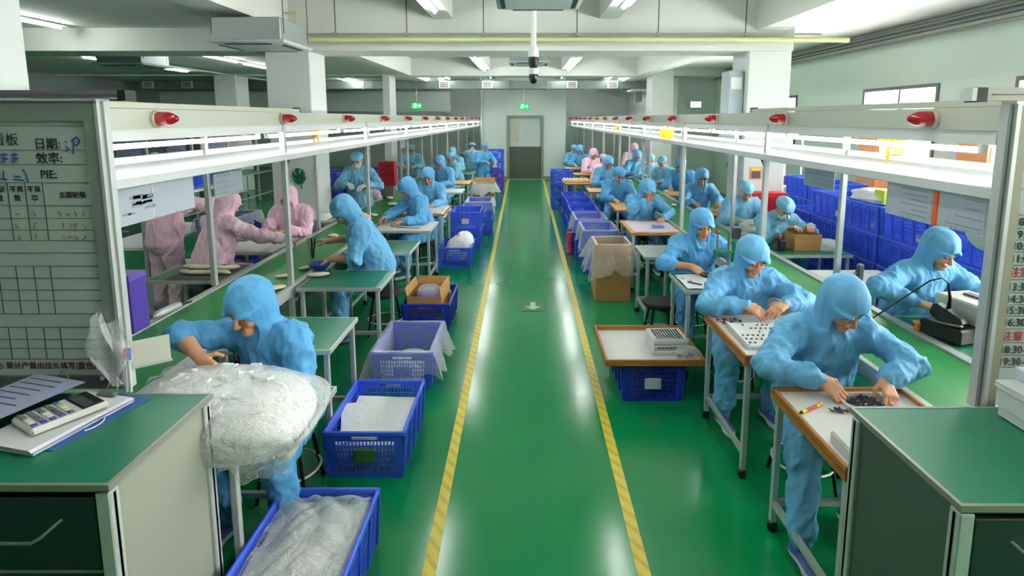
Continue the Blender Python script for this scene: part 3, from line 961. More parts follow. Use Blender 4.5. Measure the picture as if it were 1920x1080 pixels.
def lump(mb, c, r, m, seed=0, amp=.25, nu=28, nv=16, flat=0.):
    """crumpled pillow-like volume resting at z=c[2]"""
    rg = random.Random(seed); W_ = [(rg.uniform(1, 5), rg.uniform(0, 6.28), rg.uniform(1, 5), rg.uniform(0, 6.28)) for _ in range(7)]
    def fn(u, v):
        a = 2*PI*u; b = PI*(v-.5)
        n = sum(math.sin(int(p)*a+q)*math.cos(int(s_)*2*b+w_) for p, q, s_, w_ in W_)/7*math.cos(b)
        k = 1+amp*n
        ca = abs(math.cos(a))**.6*math.copysign(1, math.cos(a)); sa = abs(math.sin(a))**.6*math.copysign(1, math.sin(a))
        cb = abs(math.cos(b))**.7
        z = math.sin(b)*k
        if z < -flat: z = -flat
        return (c[0]+r[0]*ca*cb*k, c[1]+r[1]*sa*cb*k, c[2]+r[2]*(z+flat))
    mb.grid(fn, nu, nv, m, True)

def sheet(label, name, cat, w, l, m, loc, rot, group=None, lines=0, parent=None, th=.0015, pic=None, curl=.0):
    """a sheet of paper in its XY plane with printed lines as a child"""
    t = MB()
    t.grid(lambda u, v: ((u-.5)*w, (v-.5)*l, curl*math.sin(u*2.2+v*1.3)), 6, 6, m)
    t.grid(lambda u, v: ((u-.5)*w, (v-.5)*l, -th+curl*math.sin(u*2.2+v*1.3)), 6, 6, m)
    o = t.build(name, parent, True, loc); o.rotation_euler = rot
    if cat: tag(o, label, cat, group)
    if lines:
        p = MB(); rg = random.Random(lines*7+len(label or ''))
        for i in range(lines):
            y = l*(.42-.84*i/max(1, lines-1)); x0 = -w*.43; x1 = w*rg.uniform(-.05, .42)
            p.box((x0, y-.0018, .0004+abs(curl)), (x1, y+.0018, .0009+abs(curl)), INK)
        p.build('printed_lines', o, False)
    return o

# ------------------------------------------------------------------ assembly lines
BEAM_L = MAT = None
TUBE = glow('tube_glow', (250, 255, 252), 12.)
CEILTUBE = glow('ceiling_tube_glow', (250, 255, 250), 27.)
BEAMM = mat('beam_enamel', (196, 198, 184), .5, noise=(3, .03))
SHELFM = mat('shelf_white', (218, 219, 219), .4)
Y0, Y1 = 2.16, 24.2
POSTY = [2.16+.1]+[4.45+2.33*k for k in range(9)]
def assembly_line(side):
    sd = 'left-hand' if side < 0 else 'right-hand'
    t = thing('conveyor', 'long green belt conveyor with aluminium rails on the %s side of the aisle' % sd, 'conveyor', (side*1.9, Y0, 0))
    L = Y1-Y0
    def B(x0, y0, z0, x1, y1, z1, m, nm, b=0.):
        xa, xb = sorted((side*x0, side*x1))
        return MB().box((xa, y0, z0), (xb, y1, z1), m, b).build(nm, t, False)
    B(.045, 0, .70, .585, L, .733, BELT, 'belt')
    B(.0, 0, .66, .045, L, .742, ALU, 'side_rail'); B(.585, 0, .66, .64, L, .745, ALU, 'side_rail')
    B(.0, 0, .742, .012, L, .75, ALU, 'rail_lip')
    for y in POSTY:
        for x in (.022, .612):
            MB().box((side*x-.02, y-Y0-.02, 0), (side*x+.02, y-Y0+.02, .66), ALU, .003).build('leg', t, False)
        B(.02, y-Y0-.015, .18, .61, y-Y0+.015, .21, ALU, 'crossbar')
    B(.02, 0, .18, .04, L, .21, ALU, 'long_stretcher')
    # ---- light gantry
    g = thing('light_gantry', 'white overhead gantry with a long shelf over the %s conveyor' % sd, 'gantry', (side*1.9, Y0, .745))
    z = .745
    def G(x0, y0, z0, x1, y1, z1, m, nm, b=0.):
        xa, xb = sorted((side*x0, side*x1))
        return MB().box((xa, y0, z0-z), (xb, y1, z1-z), m, b).build(nm, g, False)
    G(0., 0, 2.05, .06, L, 2.147, BEAMM, 'beam')
    G(-.002, .0, 2.05, .06, .1, 2.147, GREYP, 'beam_end_cap')
    G(.01, .06, 1.992, .13, L, 2.05, WHITE, 'reflector')
    G(.0, .02, 1.985, .14, .12, 2.045, GREYP, 'end_shield', .01)
    G(.0, .08, 1.797, .66, L, 1.812, SHELFM, 'shelf_panel')
    G(-.012, .08, 1.772, .012, L, 1.822, SHELFM, 'shelf_front_rail', .004); G(.645, .08, 1.772, .67, L, 1.855, SHELFM, 'shelf_back_rail', .004)
    G(.62, 0, 2.06, .66, L, 2.11, SHELFM, 'back_beam')
    for i, y in enumerate(POSTY):
        q = y-Y0
        if i: G(.0, q-.02, .745, .04, q+.02, 2.05, ALU, 'post', .003)
        G(.625, q-.02, .745, .665, q+.02, 2.11, ALU, 'post', .003)
        G(.04, q-.015, 1.765, .63, q+.015, 1.797, ALU, 'shelf_bracket')
        G(.06, q-.015, 2.07, .62, q+.015, 2.1, BEAMM, 'cross_arm')
        if i:
            b = MB()
            xx = side*.02
            b.tube([(xx, q+.03, 1.69-z), (xx, q+.055, 1.735-z), (xx, q+.1, 1.772-z)], .009, GREYP, 8); b.build('corner_brace', g)
    # cable trunking on the beam
    n = 'cable_trunking'
    G(.0, .1, 2.149, .06, 2.6, 2.178, OFFW, n); G(.005, 2.6, 2.149, .055, 2.64, 2.19, BLACK, 'trunking_end')
    return t, g
assembly_line(-1); assembly_line(1)

# lamp tubes under the gantry beams
def tube_lamp(label, x, y, L, z, cat='tube lamp', group=None, m=None, r=.013):
    t = thing('tube_lamp', label, cat, (x, y, z), 0, group)
    MB().tube([(0, .02, 0), (0, L-.02, 0)], r, m or TUBE, 8).build('glass_tube', t)
    for yy in (0, L-.02): MB().box((-.014, yy, -.014), (.014, yy+.02, .028), WHITE).build('socket', t, False)
    return t
for side, sd in ((-1, 'left-hand'), (1, 'right-hand')):
    for k in range(12):
        y = 2.45+k*1.81 if side < 0 else 2.4+k*1.8
        tube_lamp('bright tube lamp under the %s gantry beam, %s from the camera' % (sd, ORD[k]), side*1.965, y, 1.70, 1.964, 'tube lamp', 'tube lamps under the %s beam' % sd)
# alarm beacons on the beams
B0 = thing('alarm_beacon', 'red alarm beacon on the left-hand beam, first from the camera', 'beacon', (-1.9, 2.9, 2.098), 0, 'red beacons on the left-hand beam')
MB().lathe([(.0, 0), (.043, 0), (.045, .006), (.043, .016), (.036, .02)], mat('beacon_base', (196, 186, 170), .35, .4), n=20, axis='X').build('base_ring', B0)
MB().lathe([(.035, .016), (.037, .022), (.035, .03), (.037, .038), (.035, .046), (.036, .05), (.034, .075), (.027, .095), (.012, .118), (.004, .122)], REDL, n=20, axis='X').build('red_dome', B0)
for k in range(1, 15):
    dup(B0, (-1.9, 2.9+1.505*k, 2.098), 0, 'red alarm beacon on the left-hand beam, %s from the camera' % ORD[k])
for k in range(15):
    dup(B0, (1.9, 2.63+1.488*k, 2.098), PI, 'red alarm beacon on the right-hand beam, %s from the camera' % ORD[k], 'red beacons on the right-hand beam')

# ------------------------------------------------------------------ ceiling fittings
CL_ = [(-1.1, 5.85), (-1.1, 10.2), (-1.1, 12.6), (-1.1, -.5), (-1.1, 1.5), (1.15, 5.6), (1.15, 10.2), (1.15, 12.6), (1.15, -.5), (1.15, 1.5), (-5.95, 6.2), (-5.95, 10.6), (-6.0, 12.2), (-8.4, 10.9), (-8.4, 13.0), (4.5, 3.5), (4.5, 1.5), (-4.6, 3.8), (-4.6, 1.8), (-1.1, 14.2), (1.15, 14.2), (-1.1, 17.), (1.15, 17.), (-2.5, 17.6), (-2.5, 21.), (2.7, 17.6), (2.7, 21.), (-5.5, 17.2)]  # window-side, pink-worker, far-aisle and past-beam lamps are added fill light
for i, (x, y) in enumerate(CL_):
    row = {-1.1: 'left edge of the aisle', 1.15: 'right edge of the aisle', -5.95: 'wing row beyond the left column', -6.0: 'wing row behind the far cassette', -8.4: 'second wing row', 4.5: 'added out of view, window side', -2.5: 'added past the far beam, left', 2.7: 'added past the far beam, right', -4.6: 'added fill near the pink workers', -10.8: 'outermost wing', -5.5: 'far end of the wing'}[x]
    same = sorted(q for p, q in CL_ if p == x); nth = ORD[same.index(y)]
    zt = 3.39 if abs(x) < 3.1 else 3.262
    t = thing('ceiling_lamp', 'bare ceiling tube lamp, %s, %s from the near end' % (row, nth), 'ceiling lamp', (x, y, zt), 0, 'bare tube lamps under the ceiling')
    MB().box((-.03, -.05, .012), (.03, 1.3, .03), WHITE).build('batten', t, False)
    MB().tube([(0, 0, -.012), (0, 1.2, -.012)], .016, CEILTUBE, 8).build('glass_tube', t)
    r = MB()
    if zt < 3.35:
        for yy in (.2, 1.05): MB().tube([(0, yy, .03), (0, yy, ZC-zt)], .006, GREYP, 6).build('hanger', t)
    t2 = MB().box((-.02, -1.6, .018), (.02, -.05, .03), WHITE).build('cable_channel', t, False)

def cassette(label, x, y, z, s=.86):
    t = thing('air_conditioner', label, 'air conditioner', (x, y, z), 0, 'ceiling cassette air conditioners')
    k = s/2
    MB().box((-k*.88, -k*.88, .045), (k*.88, k*.88, .29), mat('galvanised', (150, 160, 158), .45, .3), .01).build('casing', t, False)
    p = MB()
    p.lathe([(.0, 0), (k*1.06, 0.0), (k*1.36, .02), (k*1.41, .045), (0, .045)], mat('cassette_panel', (190, 200, 196), .5), n=4)
    o = p.build('fascia', t, False); o.rotation_euler = (0, 0, PI/4)
    g = MB()
    for a in range(4):
        g.M = Matrix.Rotation(a*PI/2, 4, 'Z'); g.box((-k*.6, -k*.86, .002), (k*.6, -k*.76, .012), BLACK); g.M = None
    o = g.build('air_slot', t, False); o.location = (0, 0, -.004)
    h = MB()
    for sx in (-1, 1):
        for sy in (-1, 1): h.tube([(sx*k*.93, sy*k*.8, .12), (sx*k*.93, sy*k*.8, ZC-z)], .006, GREYP, 6)
    h.build('hanger_rods', t)
    return t
cassette('square cassette air conditioner hung in front of the left column', -3.06, 6.7, 2.91)
cassette('square cassette air conditioner above the aisle, cut by the top of the photo', .13, 5.6, 3.2)
cassette('square cassette air conditioner far down the aisle behind the cameras', .08, 12.1, 3.22)
cassette('square cassette air conditioner far out in the left wing', -6.83, 10., 2.98)

pm = mat('conduit_yellow', (206, 212, 150), .5); pm2 = mat('conduit_grey', (150, 150, 132), .5)
t = thing('conduit_run', 'pale yellow conduit pair running across the room on hangers', 'conduit', (0, 7.6, 3.15))
p = MB(); p.tube([(-3.3, 0, -.02), (3.9, 0, -.02), (4.3, .06, -.02)], .032, pm, 12); p.build('wide_conduit', t)
p = MB(); p.tube([(-3.0, 0, .05), (3.9, 0, .05)], .014, pm2, 8); p.build('thin_conduit', t)
for x in (-2.5, -1.56, -.55, .68, 1.75, 2.9):
    p = MB(); p.tube([(x, 0, .03), (x, 0, ZC-3.15)], .008, GREYP, 6); p.cbox((x, -.01, .05), (.03, .05, .05), pm2); p.build('hanger', t)
p = MB(); p.tube([(-3.3, 0, 0.1), (-3.3, 0, .32), (-3.0, 0, .32), (-3.0, 0, .08)], .02, pm, 8); p.build('riser_loop', t)
# pole cameras
t = thing('dome_camera', 'white pole with two black dome cameras hanging over the aisle', 'camera', (.1, 7.0, ZC))
WD = mat('camera_white', (226, 228, 224), .35)
MB().tube([(0, 0, 0), (0, 0, 2.95-ZC)], .034, WD, 14).build('pole', t)
q = 2.95-ZC
MB().lathe([(.035, q+.02), (.06, q-.01), (.066, q-.06), (.066, q-.11)], WD, n=20).build('upper_housing', t)
MB().lathe([(.064, q-.11), (.066, q-.15), (.062, q-.2), (.045, q-.235), (.02, q-.25), (.005, q-.252)], BLACK, n=20).build('upper_dome', t)
MB().lathe([(.03, q-.235), (.058, q-.25), (.06, q-.3), (.058, q-.315)], WD, n=20).build('lower_housing', t)
MB().lathe([(.056, q-.315), (.058, q-.34), (.052, q-.385), (.036, q-.415), (.015, q-.43), (.004, q-.432)], mat('dome_tint', (14, 30, 28), .15), n=20).build('lower_dome', t)
# duct with grilles at the far end
DUCT = mat('galvanised_duct', (138, 150, 146), .42, .45, noise=(5, .14))
t = thing('air_duct', 'galvanised air duct across the far end under the ceiling', 'duct', (0, 18.6, 3.04))
p = MB(); p.box((-12.4, -.3, 0), (4.45, .3, .255), DUCT, .01); p.build('duct_casing', t, False)
for k in range(14): MB().box((-12.3+k*1.18, -.32, -.02), (-12.25+k*1.18, .32, .275), DUCT).build('joint_flange', t, False)
p = MB()
for k in range(8):
    x = -11.5+k*2.2
    p.tube([(x, -.33, 0), (x, -.33, .3)], .008, GREYP, 6)
p.build('hanger_rods', t)
for x in (-12.1, -10.85, -7.6, -2.6, -1.22, 1.5, 2.8):
    p = MB(); p.box((x-.17, -.345, .02), (x+.17, -.3, .245), WHITE); g = p.build('supply_grille', t, False)
    p = MB()
    for k in range(5): p.box((x-.13, -.35, .05+k*.036), (x+.13, -.344, .068+k*.036), BLACK)
    p.build('slats', g, False)
t = thing('exhaust_hood', 'white flat exhaust hood under the far duct by the right column', 'hood', (3.7, 16.0+1.2, 2.9))
MB().box((-.55, -.4, 0), (.5, .4, .06), WHITE, .01).build('canopy', t, False); MB().box((-.4, -.15, -.3), (-.2, .1, 0), STEEL).build('motor_box', t, False)
# exit signs
EX = glow('exit_green', (20, 190, 70), 1.4); EXW = glow('exit_white', (235, 255, 240), 2.)
def exit_sign(label, x, y, z, m=EX, zc=3.04):
    t = thing('exit_sign', label, 'exit sign', (x, y, z), 0, 'hanging exit signs')
    MB().box((-.17, -.02, -.1), (.17, .02, .1), GREENP, .005).build('sign_case', t, False)
    MB().box((-.155, -.023, -.085), (.155, -.019, .085), m).build('lit_face', t, False)
    p = MB(); yy = -.026
    # running figure and arrow
    def q(pts): p.add([(x_, yy, z_) for x_, z_ in pts], [tuple(range(len(pts)))], EXW)
    q([(-.035+.016*math.cos(a), .06+.016*math.sin(a)) for a in [k*PI/5 for k in range(10)]])
    q([(-.05, .04), (-.015, .04), (-.03, -.01), (-.055, -.005)]); q([(-.05, .04), (-.09, .02), (-.085, .008), (-.05, .025)]); q([(-.02, .04), (.015, .015), (.008, .005), (-.025, .025)])
    q([(-.045, 0), (-.03, -.01), (-.005, -.04), (-.02, -.07), (-.035, -.065), (-.025, -.04)]); q([(-.055, 0), (-.035, -.01), (-.065, -.05), (-.1, -.055), (-.1, -.04), (-.07, -.035)])
    q([(.05, .015), (.1, .015), (.1, .04), (.14, 0), (.1, -.04), (.1, -.015), (.05, -.015)])
    p.build('running_figure', t, False)
    p = MB(); p.tube([(0, 0, .1), (0, 0, zc-z)], .008, WHITE, 6); p.build('hanging_rod', t)
exit_sign('green running man exit sign hung at the far end near the left row', -3.45, 18.0, 2.5)
exit_sign('green running man exit sign hung above the steel door', -.05, 18.0, 2.48)
exit_sign('washed out pale exit sign hung near the right column', 4.97, 16.55, 2.5, glow('exit_pale', (200, 235, 205), 1.6), 3.46)
# wall cables
t = thing('cable_pipes', 'thin pipes along the top of the window wall', 'pipe', (XR-.08, 0, 3.22))
p = MB(); p.tube([(0, -4, .0), (0, 16.7, .0)], .02, ALU2, 8); p.build('lower_pipe', t); p = MB(); p.tube([(-.0, -4, .13), (-.0, 16.7, .13)], .016, GREYP, 8); p.build('upper_pipe', t)
t = thing('downpipe', 'pale corner pipe rising beside the door partition', 'pipe', (-1.5, VY-.04, 0)); MB().tube([(0, 0, 0), (0, 0, ZC)], .035, WHITE, 10).build('pipe', t)
t = thing('cable_cabinet', 'blue grey cable box fixed to the right column', 'cable box', (2.9, 7.95, 1.6)); MB().box((-.1, -.1, 0), (.11, .2, 1.15), mat('cabinet_bluegrey', (160, 178, 186), .5), .01).build('box_body', t, False); MB().box((-.07, -.11, .9), (.08, -.1, 1.06), WHITE).build('label_panel', t, False)

# ------------------------------------------------------------------ end cabinets
CABSIDE_L = mat('cabinet_side_grey', (150, 152, 138), .5, noise=(3, .08)); CABSIDE_R = mat('cabinet_side_green', (66, 88, 74), .5, noise=(3, .08))
CABFR = mat('cabinet_front_dark', (20, 46, 42), .5)
def cabinet(label, x_in, x_out, y0, y1, sidem):
    cx, cy = (x_in+x_out)/2, (y0+y1)/2; w, l = abs(x_out-x_in), y1-y0; s = 1 if x_in < x_out else -1   # s: outward direction
    h = 1.02
    t = thing('work_cabinet', label, 'cabinet', (cx, cy, 0))
    MB().box((-w/2+.012, -l/2+.012, h-.03), (w/2-.012, l/2-.012, h), GREENTOP).build('worktop', t, False)
    e = MB(); e.box((-w/2, -l/2, h-.019), (w/2, -l/2+.012, h+.001), ALU2); e.box((-w/2, l/2-.012, h-.019), (w/2, l/2, h+.001), ALU2)
    e.box((-w/2, -l/2+.012, h-.019), (-w/2+.012, l/2-.012, h+.001), ALU2); e.box((w/2-.012, -l/2+.012, h-.019), (w/2, l/2-.012, h+.001), ALU2)
    e.build('worktop_edging', t, False)
    for X in (-w/2+.03, w/2-.03):
        for Yy in (-l/2+.03, l/2-.03):
            p = MB(); p.box((X-.022, Yy-.022, 0), (X+.022, Yy+.022, h-.032), ALU, .004)
            for g in (-1, 1):
                p.box((X-.024, Yy-.004, .01), (X+.024, Yy+.004, h-.04), GREYP)
            p.build('corner_post', t, False)
    for X in (-w/2+.03, w/2-.03):
        MB().box((X-.008, -l/2+.052, .08), (X+.008, l/2-.052, h-.032), sidem).build('side_panel', t, False)
    MB().box((-w/2+.052, l/2-.038, .08), (w/2-.052, l/2-.026, h-.032), sidem).build('back_panel', t, False)
    MB().box((-w/2+.052, -l/2+.06, .08), (w/2-.052, l/2-.04, .1), sidem).build('bottom_panel', t, False)
    zb = [h-.05, h-.3, h-.56, h-.82]
    for i in range(3):
        z1, z0 = zb[i], zb[i+1]+.012
        d = MB().box((-w/2+.055, -l/2+.012, z0), (w/2-.055, -l/2+.03, z1), CABFR, .003).build('drawer', t, False)
        for k in (-.25, .25):
            xx = (w-.11)*k
            hb = MB(); zz = (z0+z1)/2+.02
            hb.tube([(xx-.12, -l/2+.012, zz+.03), (xx-.085, -l/2-.03, zz), (xx-.06, -l/2-.035, zz-.012), (xx+.06, -l/2-.035, zz-.012), (xx+.085, -l/2-.03, zz), (xx+.12, -l/2+.012, zz+.03)], .005, STEEL, 8)
            hb.build('drawer_handle', d)
        MB().box((-w/2+.055, -l/2+.012, zb[i+1]), (w/2-.055, -l/2+.028, zb[i+1]+.009), ALU2).build('drawer_rail', t, False)
    return t
cabinet('green topped cabinet with pale side and dark drawers under the whiteboard', -1.238, -2.25, 1.53, 2.095, CABSIDE_L)
cabinet('green topped cabinet with dark green side under the timetable board', 1.225, 2.25, 1.44, 1.99, CABSIDE_R)

# ------------------------------------------------------------------ the two boards
BOARD = mat('board_face', (172, 186, 178), .35, noise=(2, .04)); BFRAME = mat('board_frame', (140, 150, 142), .45, .3)
BPURP = mat('profile_purple', (132, 124, 140), .4, .4); BCREAM = mat('board_margin_cream', (206, 198, 150), .5)
UP = (PI/2, 0, 0)
t = thing('whiteboard', 'grey green production whiteboard with gridded table and Chinese lettering standing behind the calculator', 'whiteboard', (-1.6, 2.15, 1.022))
def R(b, x0, x1, z0, z1, y0, y1, m): b.box((x0+1.6, y0-2.15, z0-1.022), (x1+1.6, y1-2.15, z1-1.022), m); return b
R(MB(), -2.62, -1.655, 1.06, 2.125, 2.14, 2.165, BOARD).build('board_face', t, False)
b = MB(); R(b, -1.665, -1.612, 1.022, 2.17, 2.125, 2.175, BFRAME); R(b, -2.62, -1.665, 2.09, 2.17, 2.125, 2.175, BFRAME); R(b, -2.62, -1.665, 1.022, 1.075, 2.125, 2.175, GREYP); b.build('frame', t, False)
b = MB(); R(b, -1.614, -1.602, 1.022, 2.172, 2.118, 2.15, ALU); R(b, -1.602, -1.592, 1.022, 2.165, 2.14, 2.168, ALU); R(b, -2.62, -1.598, 2.165, 2.172, 2.11, 2.18, ALU); b.build('edge_profile', t, False)
b = MB(); R(b, -2.62, -1.53, 2.176, 2.205, 2.13, 2.19, BPURP); R(b, -1.53, -1.50, 2.165, 2.205, 2.13, 2.19, BLACK); R(b, -2.62, -1.53, 2.186, 2.19, 2.126, 2.13, GREYP); b.build('top_bar', t, False)
lines = MB()
for z in (2.072, 1.98, 1.925, 1.855, 1.766, 1.716, 1.67, 1.628, 1.579, 1.526, 1.477, 1.429, 1.386, 1.331, 1.276, 1.225, 1.187, 1.142):
    R(lines, -2.62, -1.667, z-.0008, z+.0008, 2.138, 2.1405, INK)
for x, z0, z1 in ((-1.667, 1.142, 2.072), (-1.857, 1.628, 1.855), (-1.925, 1.628, 1.855), (-1.993, 1.628, 1.855), (-2.06, 1.628, 1.855), (-1.865, 1.331, 1.526), (-1.93, 1.331, 1.526), (-2.0, 1.331, 1.526), (-2.07, 1.331, 1.526), (-1.855, 1.142, 1.276), (-1.92, 1.142, 1.276), (-1.99, 1.142, 1.276), (-2.06, 1.142, 1.276), (-2.14, 1.142, 1.855)):
    R(lines, x-.0008, x+.0008, z0, z1, 2.138, 2.1405, INK)
lines.build('ruled_table', t, False)
def wtext(s, x, z, size, m, align='CENTER', bold=.0, root=None, o=(-1.6, 2.15, 1.022), sx=1.):
    return text_mesh('lettering', s, size, m, (x-o[0], 2.1375-o[1], z-o[2]-size*.35), UP, root, align, .0004, bold, sx)
wtext('生产看板', -2.03, 2.02, .052, INK, root=t)
for q, x, z, sz in (('日期:', -1.82, 2.004, .046), ('效率:', -1.818, 1.949, .046), ('PIE:', -1.828, 1.888, .044), ('主要缺陷', -1.745, 1.808, .026), ('不良', -1.891, 1.83, .027), ('率', -1.891, 1.795, .027), ('不良', -1.958, 1.83, .027), ('数', -1.958, 1.795, .027), ('投诉', -2.026, 1.83, .027), ('数', -2.026, 1.795, .027)):
    wtext(q, x, z, sz, INK, root=t, bold=.0006)
wtext('注: 累计产量由拉长填写(蓝色)', -1.93, 1.115, .031, mat('note_ink', (88, 44, 46), .7), root=t, bold=.0006)
hw = MB()
def stroke(b, pts, m=INKB, r=.0028):
    b.tube([(x+1.66, 2.1385-2.15, z+.03-1.022) for x, z in pts], r, m, 5)
stroke(hw, [(-1.81, 1.985), (-1.806, 1.978)]); stroke(hw, [(-1.812, 1.965), (-1.8, 1.955), (-1.812, 1.945)])
stroke(hw, [(-1.777, 1.995), (-1.782, 1.96), (-1.787, 1.935)]); stroke(hw, [(-1.787, 1.985), (-1.765, 2.0), (-1.755, 1.985), (-1.765, 1.97), (-1.782, 1.968)])
for i, (x, z) in enumerate(((-2.09, 1.92), (-2.05, 1.92), (-2.01, 1.92))):
    stroke(hw, [(x-.014, z+.012), (x+.014, z+.014)]); stroke(hw, [(x, z+.02), (x-.003, z-.018), (x-.014, z-.012)]); stroke(hw, [(x-.013, z), (x+.013, z-.002)])
stroke(hw, [(-2.08, 1.872), (-2.08, 1.84), (-2.05, 1.838)]); stroke(hw, [(-2.06, 1.87), (-2.064, 1.835)]); stroke(hw, [(-2.02, 1.85), (-1.995, 1.848)]); stroke(hw, [(-2.025, 1.838), (-1.985, 1.834)]); stroke(hw, [(-1.985, 1.876), (-1.975, 1.855), (-1.97, 1.825)])
hw.build('blue_handwriting', t)
hr = MB(); rg = random.Random(3)
FADE = mat('faded_red_marker', (150, 120, 118), .7)
for z in (1.705, 1.655, 1.612):
    for x in (-1.86, -1.835, -1.805, -1.775, -1.965, -2.03):
        p = [(x+rg.uniform(-.012, .012), z+rg.uniform(-.012, .012)) for _ in range(4)]; stroke(hr, p, FADE, .0022)
hr.build('faded_handwriting', t)

t = thing('timetable_board', 'grey green timetable board with printed hours and red notes behind the white boxes', 'board', (1.825, 2.15, 1.022))
def R2(b, x0, x1, z0, z1, y0, y1, m): b.box((x0-1.8, y0-2.15, z0-1.022), (x1-1.8, y1-2.15, z1-1.022), m); return b
R2(MB(), 1.865, 2.62, .95, 1.935, 2.14, 2.165, BOARD).build('board_face', t, False)
R2(MB(), 1.865, 2.62, 1.935, 2.11, 2.14, 2.165, BCREAM).build('header_panel', t, False)
b = MB(); R2(b, 1.83, 1.868, .94, 2.15, 2.12, 2.175, mat('board_stile', (146, 144, 124), .5, .2)); R2(b, 1.868, 2.62, 2.105, 2.15, 2.12, 2.175, BFRAME); b.build('frame', t, False)
b = MB(); R2(b, 1.79, 1.803, .94, 2.15, 2.125, 2.165, ALU); R2(b, 1.81, 1.826, .94, 2.155, 2.11, 2.18, ALU); b.build('edge_profile', t, False)
b = MB(); R2(b, 1.70, 2.62, 2.165, 2.215, 2.12, 2.18, ALU2); R2(b, 1.66, 1.70, 2.16, 2.215, 2.12, 2.18, BLACK); R2(b, 1.642, 1.66, 2.165, 2.213, 2.12, 2.18, ALU); R2(b, 1.72, 2.62, 2.186, 2.19, 2.116, 2.12, GREYP); b.build('top_bar', t, False)
rows = [('首', 1.866, INK, .05, 1.92), ('时 间', 1.779, INK, .048, 1.94), ('8:00-9:00', 1.702, INK, .045, 0), ('9:00-10:00', 1.653, INK, .045, 0), ('10:00-11:00', 1.607, INK, .045, 0), ('11:00-12:00', 1.556, INK, .045, 0), ('注意事项', 1.5, INKR, .046, 1),
        ('13:30-14:30', 1.442, INK, .045, 0), ('14:30-15:30', 1.392, INK, .045, 0), ('15:30-16:30', 1.346, INK, .045, 0), ('16:30-17:30', 1.296, INK, .045, 0), ('注意事项', 1.238, INKR, .046, 1), ('18:30-19:30', 1.183, INK, .045, 0), ('19:30-20:30', 1.133, INK, .045, 0)]
for s, z, m, sz, xx in rows:
    x = (1.896 if xx == 0 else (1.9 if xx == 1 else xx))-.022
    if s.startswith('8') or s.startswith('9'): x += .017
    wtext(s, x, z, sz, m, 'LEFT', .0006, t, (1.8, 2.15, 1.022), .92)
lines = MB()
zz = [1.906, 1.83, 1.729, 1.677, 1.63, 1.582, 1.529, 1.471, 1.417, 1.369, 1.321, 1.268, 1.211, 1.158, 1.108]
for z in zz: R2(lines, 1.88, 2.6, z-.001, z+.001, 2.1385, 2.1405, INK)
for x in (1.88, 2.2, 2.45): R2(lines, x-.001, x+.001, 1.108, 1.906, 2.1385, 2.1405, INK)
lines.build('ruled_table', t, False)
# things hung on the whiteboard
pc = thing('card_holder', 'cream card holder clipped beside the whiteboard, angled towards the belt', 'card holder', (-1.54, 2.19, 1.16), math.radians(38))
MB().box((-.07, -.002, -.06), (.07, .002, .05), mat('card_cream', (206, 206, 190), .6), .001).build('card', pc, False); MB().box((-.075, -.004, -.066), (.075, .004, -.056), ALU).build('lower_channel', pc, False)
b = MB()
b.grid(lambda u, v: (-1.635+(u-.5)*.15*(.75+.25*math.sin(v*PI))+.015*math.sin(v*9+u*4), 2.10+.022*math.sin(u*11+v*5)-.02*math.sin(v*PI), 1.06+.27*v+.02*math.sin(u*7)), 20, 20, FILM)
b.grid(lambda u, v: (-1.635+(u-.5)*.14+.012*math.sin(v*7+u*5), 2.118+.01*math.sin(u*9+v*8), 1.06+.2*v), 14, 14, FILM)
tag(b.build('plastic_bag', None), 'crumpled clear plastic bag hanging on the lower corner of the whiteboard', 'plastic bag')
for nm, x, m, lb in (('pen', -1.578, INKR, 'red capped marker pen standing beside the whiteboard edge'), ('pen', -1.563, INKB, 'blue capped marker pen standing beside the whiteboard edge')):
    p = thing(nm, lb, 'pen', (x, 2.095, 1.12), 0, 'marker pens by the whiteboard')
    MB().tube([(0, 0, -.095), (.004, 0, .04)], .0055, WHITE, 8).build('barrel', p); MB().tube([(.004, 0, .04), (.006, 0, .085)], .0075, mat('cap_'+m.name, (200, 20, 40) if m is INKR else (30, 60, 180), .4), 10).build('cap', p)
b = MB(); b.tube([(0, .0, 0), (.02, 0, .03), (.05, -.01, .0), (.02, -.01, -.035)], .0022, STEEL, 6); tag(b.build('wire_hook', None, True, (-1.86, 2.112, 1.08)), 'bent wire hook on the bottom ledge of the whiteboard', 'hook')

# ------------------------------------------------------------------ on the cabinet under the whiteboard
TOP = 1.022
st = thing('paper_stack', 'clipped stack of printed papers lying under the calculator', 'papers', (-1.66, 1.87, TOP), math.radians(-14))
rg = random.Random(5)
for k in range(5):
    MB().rbox((rg.uniform(-.006, .006), rg.uniform(-.006, .006), .003+k*.0045), (.235, .36, .004), rg.uniform(-.03, .03), PAPER if k != 1 else PAPERB).build('sheet', st, False)
cb = MB(); cb.rbox((.015, .165, .03), (.075, .028, .014), .1, GREYP, .005); cb.build('binder_clip', st, False)
cl = MB(); cl.tube([(-.005, .18, .036), (.0, .2, .075), (.02, .205, .08), (.035, .19, .036)], .002, STEEL, 6); cl.build('clip_wire', st)
bb = MB().rbox((-1.62, 1.905, TOP-.0005), (.25, .36, .002), math.radians(-14), mat('blue_folder', (40, 86, 150), .5)).build('folder', None, False); tag(bb, 'blue folder with only a corner showing under the clipped papers', 'folder')
sheet('loose bluish printed sheet lying across the papers and calculator', 'printed_sheet', 'paper', .30, .40, PAPERB, (-1.905, 1.905, TOP+.055), (math.radians(2), math.radians(-4), math.radians(-20)), lines=11, curl=.004)
lp = MB(); lp.tube([(-1.545+.035*math.cos(a), 1.86+.05*math.sin(a), TOP+.004) for a in [i*.28 for i in range(-4, 17)]], .0022, WHITE, 6); tag(lp.build('string_loop', None), 'white string loop hanging from the edge of the paper stack', 'string')
